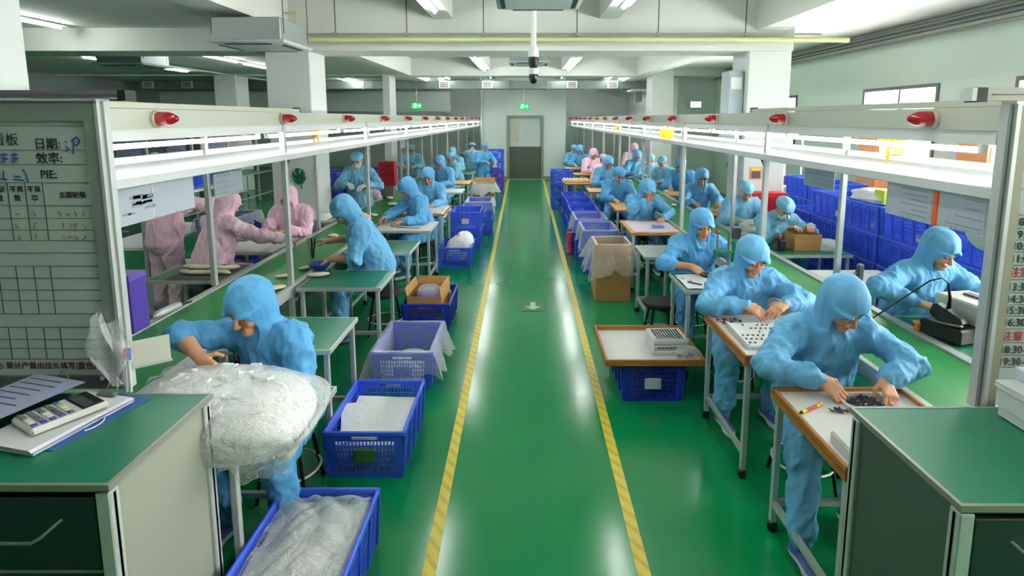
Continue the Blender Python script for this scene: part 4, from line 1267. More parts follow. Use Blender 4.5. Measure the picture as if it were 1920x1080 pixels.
ca = thing('calculator', 'white desk calculator with dark display on the paper stack', 'calculator', (-1.655, 1.875, TOP+.026), math.radians(-30)); ca.scale = (1.4, 1.05, 1)
MB().box((-.06, -.11, 0), (.06, .11, .026), mat('calculator_shell', (206, 206, 196), .45), .008).build('case', ca, False)
MB().box((-.052, .035, .0255), (.052, .1, .0285), BLACK, .001).build('display_bezel', ca, False)
MB().box((-.042, .042, .028), (.042, .076, .0295), mat('lcd', (66, 70, 66), .25)).build('display', ca, False)
KP = mat('key_purple', (84, 72, 170), .5); KD = mat('key_grey', (96, 96, 102), .5); KW = mat('key_pale', (216, 216, 204), .5); KG = mat('key_green', (130, 176, 140), .5)
for i in range(5):
    for j in range(5):
        m = KP if (i == 4 and j < 4) or (i == 0 and j == 4) else (KG if (i, j) == (1, 4) else (KW if i in (2, 3) and j % 2 == 0 else KD))
        MB().box((-.05+i*.0207, -.1+j*.0245, .025), (-.05+i*.0207+.0165, -.1+j*.0245+.017, .031), m, .002).build('key', ca, False)
# ------------------------------------------------------------------ white boxes on the other cabinet
for k, (x, y, z, w_, l_, h_, rz_, lb) in enumerate(((1.872, 1.70, TOP, .28, .46, .034, -.0, 'flat white box lid at the bottom of the pile by the timetable board'), (1.872, 1.70, TOP+.035, .29, .48, .095, 0, 'deep white carton in the middle of the pile by the timetable board'), (1.935, 1.76, TOP+.131, .26, .4, .045, .05, 'bluish white packet topmost of the pile by the timetable board'))):
    t = thing('white_box', lb, 'box', (x, y, z), rz_, 'white boxes by the timetable board')
    m = TRAYW if k < 2 else mat('packet_bluish', (196, 204, 216), .4)
    MB().box((-w_/2, -l_/2, 0), (w_/2, l_/2, h_*(.72 if k == 1 else 1)), m, .004).build('box_body', t, False)
    if k == 1: MB().box((-w_/2-.004, -l_/2-.004, h_*.72+.001), (w_/2+.004, l_/2+.004, h_), m, .003).build('lid', t, False)

# ------------------------------------------------------------------ left-hand tables
GL = 'tables along the left-hand line'
table('green table carrying the big white bag behind the cabinet', -1.88, -.97, 2.13, 2.72, group=GL, casters=False, right_in=.25)
table('empty green table behind the man with the white bag', -1.86, -1.16, 3.17, 3.73, group=GL)
table('green table with a blue bowl and pale sole at its end', -1.86, -1.175, 4.4, 4.94, group=GL)
table('empty green table between the bare armed worker and the white topped table', -1.86, -1.185, 5.61, 6.19, group=GL)
table('white topped table with a dark ruler behind the bowl worker', -1.88, -1.16, 6.73, 7.38, top='white', group=GL)
table('wood edged table under a white sheet behind the ruler table', -1.88, -1.17, 7.93, 8.75, top='wood', group=GL)
table('white table beside the far carton on the left-hand line', -1.88, -1.18, 10.3, 10.9, top='white', group=GL)
table('wood edged table behind the far carton on the left-hand line', -1.88, -1.176, 11.7, 12.4, top='wood', group=GL)
table('grey green table in front of the worker seen from behind', -1.88, -1.3, 14.0, 14.6, top='green', group=GL)
table('white table at the far end of the left-hand line', -1.88, -1.25, 16.6, 17.2, top='white', group=GL)
# big bag of foam
t = thing('foam_bag', 'big clear bag stuffed with white foam pads on the green table', 'bag', (-1.33, 2.34, .737))
b = MB(); lump(b, (.0, -.02, .0), (.37, .26, .145), FOAM, 4, .12, 44, 26, .5)
for k in range(60):
    a = RNG.uniform(0, 6.28); rr = RNG.uniform(0, .9)**.5
    x, y = .33*rr*math.cos(a), -.02+.24*rr*math.sin(a); z = .19*(1-(rr)**4)**.5+.03
    b.rbox((x, y, z), (.12, .055, .014), RNG.uniform(0, 3.1), FOAM, .005, RNG.uniform(-.35, .35), RNG.uniform(-.35, .35))
b.build('foam_pads', t)
b = MB(); lump(b, (.0, -.03, -.001), (.42, .3, .165), FILM, 9, .14, 60, 34, .45)
b.grid(lambda u, v: (.1+.3*u+.02*math.sin(v*9), -.24-.07*v+.02*math.sin(u*11), .05-.1*v*(.6+.4*math.sin(u*PI))+.012*math.sin(u*17+v*5)), 24, 12, FILM)
b.grid(lambda u, v: (-.42+.5*u, .1+.12*v+.02*math.sin(u*9), .15+.03*math.sin(u*PI)+.02*math.sin(v*7+u*13)), 24, 12, FILM)
b.build('clear_wrap', t)
# soles and bowl on the belt
def pad(label, x, y, z, rz, s=1., m=CREAM, group='pale soles on the left-hand belt', name='foam_sole', cat='foam sole', L=.15, W=.065, T=.028):
    b = MB(); b.grid(lambda u, v: (W*.5*s*math.cos(2*PI*u)*math.cos(PI*(v-.5))*(1+.18*math.sin(2*PI*u)), L*.5*s*math.sin(2*PI*u)*math.cos(PI*(v-.5)), T*.5*s*(1+math.sin(PI*(v-.5)))), 18, 9, m, True)
    o = b.build(name, None, True, (x, y, z)); o.rotation_euler = (0, 0, rz); return tag(o, label, cat, group)
pad('pale oval sole on the belt in front of the first post', -2.02, 4.36, .734, -.9, 1.25)
pad('pale oval sole on the belt against the blue bowl', -1.99, 4.99, .734, -.8, 1.2)
pad('pale oval sole on the belt behind the first post', -2.1, 4.72, .734, -1.2, 1.0)
pad('pale oval sole on the green table below the bowl', -1.80, 4.74, .737, -1.3, 1.25)
t = thing('bowl', 'blue plastic bowl under the bare hand of the bowl worker', 'bowl', (-1.86, 4.93, .743))
MB().lathe([(.055, 0), (.085, .05), (.095, .062), (.1, .062), (.098, .056), (.09, .045), (.06, .006)], mat('bowl_blue', (34, 66, 142), .4), n=28).build('bowl_wall', t)
t = thing('hand_tool', 'silver cylindrical grooming tool on the rail by the purple box', 'tool', (-2.5, 3.79, .745), -.1)
b = MB(); b.tube([(0, -.14, .028), (0, -.1, .03), (0, .06, .03), (0, .1, .024)], [.02, .026, .027, .02], ALU, 14); b.build('tool_body', t); b = MB(); b.tube([(0, .1, .024), (0, .16, .02), (.02, .2, .018)], [.018, .01, .006], BLACK, 10); b.build('tool_tip', t); b = MB(); b.lathe([(.012, -.165), (.02, -.155), (.02, -.14)], STEEL, (0, 0, .028), 12, 'Y'); b.build('end_cap', t)
t = thing('purple_box', 'tall purple box standing on the rail beside the whiteboard', 'box', (-2.55, 3.47, .746)); MB().box((-.075, -.08, 0), (.075, .08, .375), mat('purple_card', (86, 62, 172), .45), .004).build('carton', t, False); MB().box((-.077, -.082, .34), (.077, .082, .378), mat('purple_lid', (112, 92, 190), .45), .003).build('lid', t, False)
# clutter on the belt near the man with the bag
t = thing('tool_cup', 'dark cup of yellow handled tools beside the white bag', 'cup', (-1.53, 2.87, .737))
MB().lathe([(.035, 0), (.045, .09), (.041, .09), (.032, .006)], mat('cup_navy', (22, 30, 80), .4), n=18).build('cup_wall', t)
for k in range(6):
    a = k*1.05; b = MB(); b.tube([(.015*math.cos(a), .015*math.sin(a), .02), (.05*math.cos(a), .05*math.sin(a), .17)], .006, YELLOWP if k % 2 else STEEL, 8); b.build('tool_handle', t)
t = thing('pen_bundle', 'bundle of upright pens held over the belt by the bowl worker', 'pens', (-2.09, 5.36, .742))
for k in range(6):
    a = k*1.05; b = MB(); b.tube([(.012*math.cos(a), .012*math.sin(a), 0), (.035*math.cos(a), .035*math.sin(a), .2)], .006, [INK, WOODP, INKB][k % 3], 8); b.build('pen_shaft', t)
b = MB().rbox((-1.47, 6.92, .7385), (.3, .03, .003), -.2, GREYP).build('ruler', None, False); tag(b, 'dark ruler lying on the white topped table', 'ruler')
b = MB(); b.grid(lambda u, v: (-1.53+(u-.5)*.72+.01*math.sin(v*9), 8.34+(v-.5)*.82, .741+.012*abs(math.sin(u*9+v*4))-(.06 if u > .96 else 0)), 20, 20, FILMB); tag(b.build('plastic_sheet', None), 'white plastic sheet spread over the wood edged table', 'plastic sheet')
# tables on the far side of the left-hand line
GLO = 'tables beyond the left-hand belt'
table('green table beyond the belt with a dark mat of cream handles', -3.24, -2.58, 4.6, 5.15, group=GLO)
MB_ = MB().box((-3.08, 4.62, .7355), (-2.59, 5.13, .7395), mat('dark_mat', (70, 62, 66), .7)).build('work_mat', None, False); tag(MB_, 'dark rubber mat on the green table beyond the belt', 'mat')
rg = random.Random(9)
for k in range(17):
    i, j = k % 6, k//6
    x, y, z = -2.98+i*.068+rg.uniform(-.02, .02), 4.8+j*.06+rg.uniform(-.02, .02), .741+.03*(j % 2)
    pad('cream moulded handle in the heap on the dark mat, %s counted from its near corner' % (ORD[k] if k < 16 else 'last'), x, y, z, rg.uniform(1.1, 2.0), 1, CREAM if k != 3 else mat('rosy_foam', (240, 206, 206), .7), 'cream handles on the dark mat', 'moulded_handle', 'handle', .17, .046, .04)
table('wood edged white table of the pink hooded worker facing the camera', -3.25, -2.6, 5.62, 6.35, top='white', group=GLO)
table('low table under the standing worker with white gloves', -2.88, -2.58, 7.3, 8.05, top='white', group=GLO)
table('table with a white heap beyond the belt near the red bin', -3.3, -2.6, 10.2, 10.9, top='white', group=GLO)
b = MB(); lump(b, (-2.95, 10.5, .737), (.26, .2, .09), FILMB, 5, .3, 28, 14, .3); tag(b.build('plastic_heap', None), 'heap of milky plastic bags on the table beyond the left-hand belt', 'plastic bag')
b = MB(); lump(b, (-2.85, 7.6, .737), (.2, .25, .07), FOAM, 6, .3, 28, 14, .3); tag(b.build('fabric_heap', None), 'pale heap of parts on the table of the gloved worker', 'parts heap')

# ------------------------------------------------------------------ right-hand tables
GR = 'tables along the right-hand line'
table('wood edged table of the front worker behind the dark green cabinet', 1.235, 1.88, 1.995, 2.66, top='wood', group=GR)
table('wood edged table of the second worker with a white foam tray', 1.245, 1.88, 3.02, 3.76, top='wood', group=GR)
table('green table of the worker with the magnifier stand', 1.28, 1.88, 4.33, 4.86, top='green', group=GR)
table('small grey table sticking out beside the tall carton', 1.19, 1.56, 5.43, 5.95, top='grey', group=GR)
table('wood edged table with a pale sheet and purple packet', 1.27, 1.9, 6.6, 7.45, top='wood', group=GR)
table('wood edged table of the capped worker looking down', 1.36, 1.9, 8.3, 9.1, top='wood', group=GR)
table('wood edged table near the pink workers at the far right', 1.2, 1.88, 10.4, 11.0, top='wood', group=GR)
table('wood edged table carrying the tray of pale cups', .84, 1.5, 11.7, 12.5, top='wood', group=GR)
table('wood edged table behind the tray of pale cups', 1.2, 1.88, 13.6, 14.2, top='wood', group=GR)
table('furthest wood edged table on the right-hand line', 1.1, 1.88, 15.3, 15.9, top='wood', group=GR)
wooden_tray('wood rimmed white work tray under the hands of the front worker', 1.235, 1.88, 1.998, 2.655, .737, .03)
wooden_tray('wood rimmed work tray holding the white foam tray of the second worker', 1.245, 1.87, 3.02, 3.755, .737, .03)
wooden_tray('wood rimmed white tray standing on the blue crate in the aisle', .585, 1.32, 3.88, 4.58, .305, .05)
# on the front worker's tray
t = thing('white_box', 'open white carton at the corner of the front work tray', 'box', (1.475, 2.1, .75), -.02)
MB().box((-.19, -.08, 0), (.19, .1, .045), TRAYW, .003).build('box_body', t, False); MB().box((-.185, -.075, .046), (.185, .095, .05), TRAYW).build('lid', t, False)
t = thing('marker', 'yellow and red marker lying on the front work tray', 'pen', (1.325, 2.45, .751), math.radians(120))
b = MB(); b.tube([(0, -.05, .008), (0, .05, .008)], .0075, mat('marker_red', (190, 50, 24), .4), 10); b.build('barrel', t); b = MB(); b.tube([(0, -.07, .008), (0, -.05, .008)], .008, YELLOWP, 10); b.tube([(0, .03, .008), (0, .06, .008)], .0085, YELLOWP, 10); b.build('yellow_bands', t); b = MB(); b.tube([(0, .06, .008), (0, .075, .008)], [.0075, .004], BLACK, 8); b.build('tip', t); b = MB(); b.ell((0, -.08, .011), (.012, .012, .011), YELLOWP, 12, 8); b.build('round_cap', t)
def spill(label, name, cat, cx, cy, z, n, rx, ry, m, seed, size=.012):
    rg = random.Random(seed); b = MB()
    for _ in range(n):
        a = rg.uniform(0, 6.28); q = rg.random()**.5
        x, y = cx+rx*q*math.cos(a), cy+ry*q*math.sin(a); th = rg.uniform(0, 3.14); l = size*rg.uniform(.6, 1.5)
        b.tube([(x, y, z+rg.uniform(.003, .008)), (x+l*math.cos(th), y+l*math.sin(th), z+rg.uniform(.003, .012))], .0026, m, 5)
    return tag(b.build(name, None), label, cat, None, 'stuff')
t = thing('parts_tray', 'shallow pale tray of loose pins between the hands of the front worker', 'tray', (1.62, 2.5, .751)); MB().box((-.11, -.085, 0), (.11, .085, .006), mat('tray_pinkish', (196, 184, 186), .5)).box((-.11, -.085, .006), (.11, -.079, .02), TRAYW).box((-.11, .079, .006), (.11, .085, .02), TRAYW).box((-.11, -.079, .006), (-.104, .079, .02), TRAYW).box((.104, -.079, .006), (.11, .079, .02), TRAYW).build('tray_body', t, False)
spill('heap of loose dark pins in the shallow tray', 'loose_pins', 'pins', 1.62, 2.5, .757, 150, .075, .06, PARTS, 2, .022)
spill('few loose dark pins under the right hand of the front worker', 'loose_pins', 'pins', 1.47, 2.44, .75, 26, .05, .03, PARTS, 3, .02)
sheet('white paper at the far edge of the front table beside the timetable board', 'paper', 'paper', .2, .2, PAPER, (1.76, 2.1, .752), (0, 0, .1))
# second worker's foam tray
t = thing('foam_tray', 'white foam tray with rows of small dark parts before the second worker', 'tray', (1.56, 3.33, .75), -.02)
MB().box((-.25, -.19, 0), (.25, .19, .025), TRAYW, .006).build('tray_body', t, False)
b = MB(); rg = random.Random(4)
for i in range(15):
    for j in range(6):
        if rg.random() < .75 and (j > 3 or i < 5): b.rbox((-.22+i*.031, -.15+j*.058, .0285), (.014, .009, .006), rg.uniform(0, 3), PARTS)
o = b.build('dark_parts', t, False); o['kind'] = 'stuff'
MB().box((-.25, -.19, .0255), (-.235, .19, .034), TRAYW).build('tray_lip', t, False); MB().box((.235, -.19, .0255), (.25, .19, .034), TRAYW).build('tray_lip', t, False)
spill('scatter of reddish screws along the edge of the second worker tray', 'loose_screws', 'screws', 1.36, 3.6, .75, 60, .09, .06, mat('copper_parts', (120, 70, 60), .4, .5), 6, .015)
# third worker
b = MB(); b.grid(lambda u, v: (1.56+(u-.5)*.5, 4.58+(v-.5)*.42, .7385+.004*math.sin(u*11+v*5)), 12, 12, PAPER); tag(b.build('paper_sheet', None), 'white paper sheet under the tweezers on the magnifier table', 'paper')
b = MB(); b.tube([(1.36, 4.55, .744), (1.45, 4.46, .746)], .006, BLACK, 8); tag(b.build('tweezers', None), 'black tweezers lying on the paper of the magnifier table', 'tweezers')
t = thing('press_stand', 'green bench press stand with red knob in front of the third worker', 'press', (1.72, 4.62, .737))
b = MB(); b.lathe([(.06, 0), (.06, .012), (.02, .02)], GREENP, n=20); b.build('stand_base', t); b = MB(); b.tube([(0, 0, .02), (0, 0, .42)], .015, STEEL, 12); b.build('column_rod', t)
b = MB(); b.box((-.13, -.02, .24), (.04, .02, .26), GREENP, .004); b.tube([(.04, 0, .16), (.05, 0, .25), (.04, 0, .34)], .025, GREENP, 10); b.build('arm', t); b = MB(); b.tube([(-.1, 0, .26), (-.1, 0, .4)], .009, STEEL, 10); b.tube([(-.1, 0, .15), (-.1, 0, .25)], .006, STEEL, 8); b.build('spindle', t); b = MB(); b.ell((-.1, 0, .415), (.016, .016, .016), mat('knob_red', (214, 30, 60), .35), 14, 10); b.build('knob', t); b = MB(); b.box((.02, -.025, .36), (.09, .025, .45), mat('motor_dark', (50, 60, 66), .4), .006); b.build('motor', t)
t = thing('coil_dish', 'dark round dish of wire beside the hand of the third worker', 'dish', (1.57, 4.72, .742)); MB().lathe([(.04, 0), (.052, .02), (.048, .02), (.036, .005)], BLACK, n=18).build('dish_wall', t); b = MB()
for k in range(3): b.tube([(.033*math.cos(a), .033*math.sin(a), .012+k*.006) for a in [i*PI/8 for i in range(17)]], .003, STEEL, 5, False)
b.build('wire_coils', t)
b = MB(); b.grid(lambda u, v: (1.6+(u-.5)*.55, 7.0+(v-.5)*.7, .739+.004*math.sin(u*9+v*7)), 12, 12, mat('lilac_paper', (226, 214, 226), .7)); tag(b.build('paper_sheet', None), 'lilac sheet covering the table with the purple packet', 'paper')
b = MB(); b.rbox((1.66, 6.9, .76), (.13, .09, .03), .2, mat('packet_violet', (120, 130, 214), .5), .005); tag(b.build('packet', None, False), 'small violet packet on the lilac sheet', 'packet')
# tray on crate contents
for k, lb in enumerate(('lowest white slotted tray in the stack on the crate', 'middle white slotted tray in the stack on the crate', 'top white slotted tray filled with black parts on the crate')):
    t = thing('slotted_tray', lb, 'tray', (1.1+.0*k, 4.17, .318+k*.042), .02*k, 'white slotted trays on the crate')
    MB().box((-.135, -.125, 0), (.135, .125, .034), TRAYW, .006).build('tray_body', t, False)
    b = MB(); b.box((-.125, -.115, .0345), (.125, -.105, .041), TRAYW); b.box((-.125, .105, .0345), (.125, .115, .041), TRAYW); b.box((-.125, -.105, .0345), (-.115, .105, .041), TRAYW); b.box((.115, -.105, .0345), (.125, .105, .041), TRAYW); b.build('tray_rim', t, False)
    if k == 2:
        b = MB(); rg = random.Random(8)
        for i in range(10):
            for j in range(9): b.rbox((-.095+i*.021, -.085+j*.021, .0385), (.005, .017, .007), rg.choice((.5, -.5, .3)), BLACK)
        o = b.build('black_parts', t, False); o['kind'] = 'stuff'
    elif k == 1:
        b = MB()
        for i in range(11): b.box((-.1+i*.019, -.127, .01), (-.089+i*.019, -.1245, .024), BLACK)
        b.build('side_slots', t, False)
b = MB(); lump(b, (1.22, 4.04, .318), (.1, .09, .05), FILM, 12, .35, 24, 12, .4); tag(b.build('parts_bag', None), 'small clear bag of parts at the corner of the wood rimmed tray', 'plastic bag')
spill('scatter of dark parts showing through the small clear bag', 'bagged_parts', 'parts', 1.21, 4.03, .32, 60, .07, .06, PARTS, 12, .012)
t = thing('cup_tray', 'tray filled with rows of pale cups at the far right table', 'tray', (1.1, 12.1, .737)); MB().box((-.3, -.25, 0), (.3, .25, .03), WOODP, .004).build('tray_body', t, False)
b = MB()
for i in range(8):
    for j in range(6): b.lathe([(.02, .0305), (.026, .06), (.02, .062)], CREAM, (-.25+i*.071, -.2+j*.08, 0), 8)
o = b.build('cups', t); o['kind'] = 'stuff'
# ------------------------------------------------------------------ beyond the right-hand belt
GRO = 'tables beyond the right-hand belt'
table('green bench of the worker with the soldering station', 2.56, 3.3, 2.9, 3.75, group=GRO, casters=False)
table('white table with papers beyond the right-hand belt', 2.56, 3.2, 4.3, 4.95, top='white', group=GRO)
table('green table carrying the carton of the masked worker', 2.56, 3.3, 5.5, 6.1, group=GRO)
table('white table of the capped worker with the milky bag', 2.56, 3.25, 6.5, 7.05, top='white', group=GRO)
table('wood edged table with pink parts beyond the right-hand belt', 2.56, 2.98, 7.8, 8.4, top='wood', group=GRO)
table('wood edged table further beyond the right-hand belt', 2.56, 3.2, 9.9, 10.5, top='wood', group=GRO)
t = thing('soldering_station', 'black soldering station with coiled iron holder on the bench by the timetable board', 'soldering station', (2.66, 3.36, .737), math.radians(18))
MB().box((-.1, -.13, 0), (.1, .13, .1), BLACK, .012).build('station_body', t, False)
b = MB(); b.rbox((-.03, .0, .14), (.085, .2, .09), 0, BLACK, .02, math.radians(20)); b.build('iron_holder', t, False)
b = MB(); b.rbox((-.075, -.02, .108), (.02, .2, .014), 0, STEEL, .004, math.radians(-8)); b.build('sponge_tray', t, False)
b = MB(); b.tube([(.0, .02, .19), (-.03, .0, .26), (-.09, -.02, .37), (-.13, -.01, .4), (-.19, .02, .38), (-.28, .09, .27), (-.42, .18, .12), (-.5, .22, .03)], [.012, .009, .006, .005, .005, .005, .005, .005], BLACK, 8); b.build('iron_cord', t)
t = thing('solder_reel', 'orange reel of solder wire beside the black soldering station', 'reel', (2.545, 3.47, .737)); MB().lathe([(.038, 0), (.038, .006), (.026, .01), (.026, .05), (.038, .054), (.038, .06)], mat('reel_orange', (226, 120, 20), .4), n=20).build('reel_body', t)
t = thing('control_box', 'cream instrument case behind the soldering station', 'instrument', (2.86, 3.42, .737), math.radians(10)); MB().box((-.13, -.18, 0), (.13, .18, .23), mat('instrument_cream', (200, 204, 190), .45), .012).build('case', t, False); MB().rbox((.03, 0, .236), (.06, .2, .012), 0, GREYP, .003).build('carry_handle', t, False)
for k, (x, y) in enumerate(((2.8, 4.6), (2.95, 4.75), (2.72, 4.45))): sheet('white sheet on the paper table, %s from the rail' % ORD[(1, 2, 0)[k]], 'paper', 'paper', .3, .22, PAPER, (x, y, .739+.002*k), (0, 0, .2*k), 'papers beyond the right-hand belt', lines=4)
t = thing('microphone_stand', 'grey upright handset standing on the paper table by the belt', 'handset', (2.68, 4.36, .737)); MB().box((-.025, -.02, 0), (.025, .02, .21), GREYP, .01).build('handset_body', t, False); b = MB(); b.tube([(-.02, 0, .19), (-.06, -.02, .12), (-.07, -.04, .0)], .004, BLACK, 6); b.build('lead', t)
cardboard_box('open carton between the hands of the masked worker', 2.93, 5.8, .737, .28, .24, .17, 0, .05, (None, None, None, None))
b = MB(); lump(b, (3.17, 5.74, .737), (.12, .12, .08), FILMB, 15, .3, 26, 14, .4); tag(b.build('milky_bag', None), 'milky bag beside the carton of the masked worker', 'plastic bag')
t = thing('bench_tool', 'black bench tool with red tip beside the carton of the masked worker', 'tool', (2.66, 5.72, .737)); MB().box((-.04, -.06, 0), (.04, .06, .12), BLACK, .012).build('tool_body', t, False); MB().box((-.03, -.03, .12), (.0, .03, .16), INKR, .006).build('red_tip', t, False)
b = MB(); lump(b, (2.9, 6.75, .737), (.26, .2, .1), FILMB, 17, .3, 30, 16, .35); tag(b.build('milky_bag', None), 'wide milky bag on the table of the capped worker', 'plastic bag')
b = MB(); rg = random.Random(3)
for k in range(40): b.ell((2.62+rg.random()*.5, 7.9+rg.random()*.4, .75+rg.random()*.02), (.025, .025, .018), mat('pink_foam', (238, 200, 206), .7), 8, 6)
tag(b.build('pink_parts', None), 'spread of pinkish foam parts beyond the right-hand belt', 'foam parts', None, 'stuff')
b = MB(); b.tube([(3.02, 7.95, .737), (3.02, 7.95, .9)], .03, BLACK, 12); tag(b.build('dark_bottle', None), 'black bottle among the pinkish parts beyond the belt', 'bottle')
rg = random.Random(21)
PADM = [CREAM, FOAM, mat('rosy_foam', (240, 206, 206), .7), GREENP, mat('coral_part', (206, 104, 96), .6)]
for k in range(44):
    left = k < 24
    y = rg.uniform(6.2, 15.) if left else rg.uniform(7.0, 16.)
    m_ = PADM[rg.choice((0, 0, 1, 1, 2, 3, 4))]
    pad('small moulded foam piece lying on the %s belt beyond the second post' % ('left-hand' if left else 'right-hand'), (-1 if left else 1)*rg.uniform(1.98, 2.42), y, .734, rg.uniform(0, 3), rg.uniform(.7, 1.4), m_, 'foam pieces on the %s belt' % ('left-hand' if left else 'right-hand'), 'foam_piece', 'foam piece', .14, .09, .04)
# hanging document sleeves
def docs(label, side, y0, y1, z0, z1, lines=5, pic=False, x=1.93, m=FILMD):
    L = y1-y0; t = thing('document_sleeve', label, 'document', (side*x, (y0+y1)/2, (z0+z1)/2), 0, 'document sleeves hung under the shelves')
    MB().box((-.003, -L/2, -(z1-z0)/2), (.003, L/2, (z1-z0)/2), m).build('sleeve', t, False)
    MB().box((-.0045, -L/2+.01, -(z1-z0)/2+.012), (.0045, L/2-.01, (z1-z0)/2-.01), PAPERG).build('page', t, False)
    p = MB(); h = z1-z0
    xx = -side*.0055
    if pic:
        rg = random.Random(2)
        for k in range(16):
            a, c = rg.uniform(-L*.32, -L*.08), rg.uniform(-h*.25, h*.2); p.box((xx-.0005, a, c), (xx+.0005, a+rg.uniform(.03, .1), c+rg.uniform(.006, .02)), mat('drawing_grey', (140, 150, 158), .7))
        p.box((xx-.0005, -.004, -h*.45), (xx+.0005, .002, h*.45), WHITE)
    else:
        for k in range(lines): p.box((xx-.0005, -L*.42, h*(.36-.72*k/max(1, lines-1))), (xx+.0005, L*random.uniform(-.1, .4), h*(.36-.72*k/max(1, lines-1))+.004), mat('faint_print', (128, 136, 150), .7))
    p.build('printing', t, False)
PAPERG = mat('page_grey', (176, 184, 196), .6)
docs('wide drawing sleeve under the left-hand shelf beside the whiteboard', -1, 2.5, 3.23, 1.585, 1.772, pic=True)
docs('ruled notice sleeve under the left-hand shelf behind the second rear post', -1, 4.46, 4.92, 1.46, 1.655, 4, x=2.5)
docs('grey sleeve under the right-hand shelf beside the orange tag', 1, 2.62, 2.96, 1.6, 1.772, 6)
docs('grey sleeve under the right-hand shelf nearest the timetable board', 1, 2.3, 2.58, 1.605, 1.772, 4)
docs('bluish sleeve hung at the back of the right-hand shelf by the second rear post', 1, 4.6, 5.1, 1.5, 1.772, 6, x=2.555)
docs('pale sleeve hung far along the right-hand shelf', 1, 8.9, 9.4, 1.5, 1.75, 4, x=2.55)
docs('small sleeve far along the left-hand shelf', -1, 11.2, 11.7, 1.5, 1.75, 4, x=2.5)
b = MB().box((1.925, 2.592, 1.6), (1.94, 2.612, 1.775), mat('tag_orange', (236, 96, 30), .5)).build('hanging_tag', None, False); tag(b, 'orange tag hanging between two grey sleeves on the right', 'tag')
t = thing('white_balloon_lamp', 'round white plastic dome hanging behind the timetable board', 'dome', (2.3, 2.72, 1.56)); b = MB(); b.ell((0, 0, 0), (.1, .1, .115), WHITE, 20, 14); b.build('dome_shell', t); b = MB(); b.tube([(0, 0, .11), (0, 0, .237)], .006, GREYP, 6); b.build('hanging_cord', t)
# small clip fans on the rear posts
def fan(label, x, y, z, m, rz=0., s=1.):
    t = thing('clip_fan', label, 'fan', (x, y, z), rz, 'small clip fans on the gantries')
    b = MB(); R_ = .085*s
    for rr in (R_, R_*.7, R_*.4): b.tube([(rr*math.cos(a), -.03-.02*(1-rr/R_), rr*math.sin(a)) for a in [2*PI*i/20 for i in range(21)]], .003, m, 5, False)
    for k in range(12):
        a = k*PI/6; b.tube([(.012*math.cos(a), -.055, .012*math.sin(a)), (R_*math.cos(a), -.03, R_*math.sin(a)), (R_*math.cos(a), .03, R_*math.sin(a)), (.02*math.cos(a), .045, .02*math.sin(a))], .0022, m, 4)
    b.build('cage', t)
    b = MB()
    for k in range(5):
        a0 = k*PI/2.5; b.grid(lambda u, v: ((.01+u*(R_-.012))*math.cos(a0+v*1.15), .014*(v-.5), (.01+u*(R_-.012))*math.sin(a0+v*1.15)), 5, 6, m)
    b.build('blades', t)
    b = MB(); b.tube([(0, -.01, 0), (0, .07, 0)], .03*s, m, 12); b.build('motor', t); b = MB(); b.tube([(0, .03, -.03), (0, .04, -R_-.05)], .01, m, 8); b.build('clip', t)
fan('yellow clip fan near the window at the near right gantry', 2.52, 3.84, 1.95, YELLOWP, .5, 1.15)
fan('larger yellow clip fan midway along the right-hand gantry', 1.98, 7.9, 1.9, YELLOWP, .3, 1.3)
fan('smaller yellow clip fan just behind the larger one on the right', 2.1, 8.35, 1.97, YELLOWP, .0, .9)
fan('yellow clip fan far along the right-hand gantry', 2.4, 14.5, 1.85, YELLOWP)
fan('orange yellow clip fan on the left-hand gantry behind the second post', -2.5, 6.68, 1.95, mat('fan_orange', (244, 176, 20), .4), -.9)
fan('green clip fan with round head low behind the left-hand gantry', -2.52, 6.2, 1.46, GREENP, -.3, 1.1)
fan('second green clip fan far beyond the left-hand gantry', -3.1, 10.8, 1.7, GREENP, -.3, 1.1)
fan('green clip fan beyond the right-hand belt by the hanging tools', 3.3, 9.0, 1.35, GREENP, .3)

# ------------------------------------------------------------------ crates
CGL = 'blue crates along the left-hand tables'
PLW = mat('crate_label_white', (196, 206, 214), .5); PLG = mat('crate_label_green', (62, 110, 44), .5)
crate(-.955, 2.205, 0, 'blue crate heaped with a clear bag of white foam, nearest the camera', group=CGL)
t = thing('foam_bag', 'clear bag of white foam filling the crate nearest the camera', 'bag', (-.955, 2.205, 0))
b = MB(); b.grid(lambda u, v: ((u-.5)*.42, (v-.5)*.6, .24+.03*math.sin(u*PI)*math.sin(v*PI)+.006*math.sin(u*15+v*6)+.006*math.sin(v*19+u*4)), 40, 40, mat('foam_in_bag', (232, 232, 228), .6, bump=(22, .5))); b.build('foam_fill', t)
def wr(u, v):
    n = abs(math.sin(u*9+v*4+1.3*math.sin(v*7)))*.014+abs(math.sin(v*13-u*6+1.7*math.sin(u*8)))*.012
    e = min(u, 1-u, v, 1-v)
    return ((u-.5)*.435, (v-.5)*.625, .262+.03*math.sin(u*PI)*math.sin(v*PI)+n-(.02 if e < .03 else 0))
b = MB(); b.grid(wr, 60, 60, FILM); b.build('clear_wrap', t)
b = MB().box((-1.15, 3.07, .014), (-.735, 3.65, .195), FOAM, .01).build('foam_block', None, False); tag(b, 'white foam block filling the lower half of the second crate', 'foam block')
crate(-.94, 3.36, 0, 'blue crate with white sheets inside, second from the camera', group=CGL, plate=PLG, m=CRATEB)
for k, (x, y, z, rz_) in enumerate(((-.94, 3.36, .21, .06), (-.92, 3.33, .212, -.1), (-.97, 3.3, .22, .3))):
    sheet('white foam sheet in the second crate, %s of three' % ('lowest', 'middle', 'topmost')[k], 'foam_sheet', 'foam sheet', .36, .5-.06*k, FOAM, (x, y, z), (.06*k, .05, rz_), 'foam sheets in the second crate', th=.006, curl=.008)
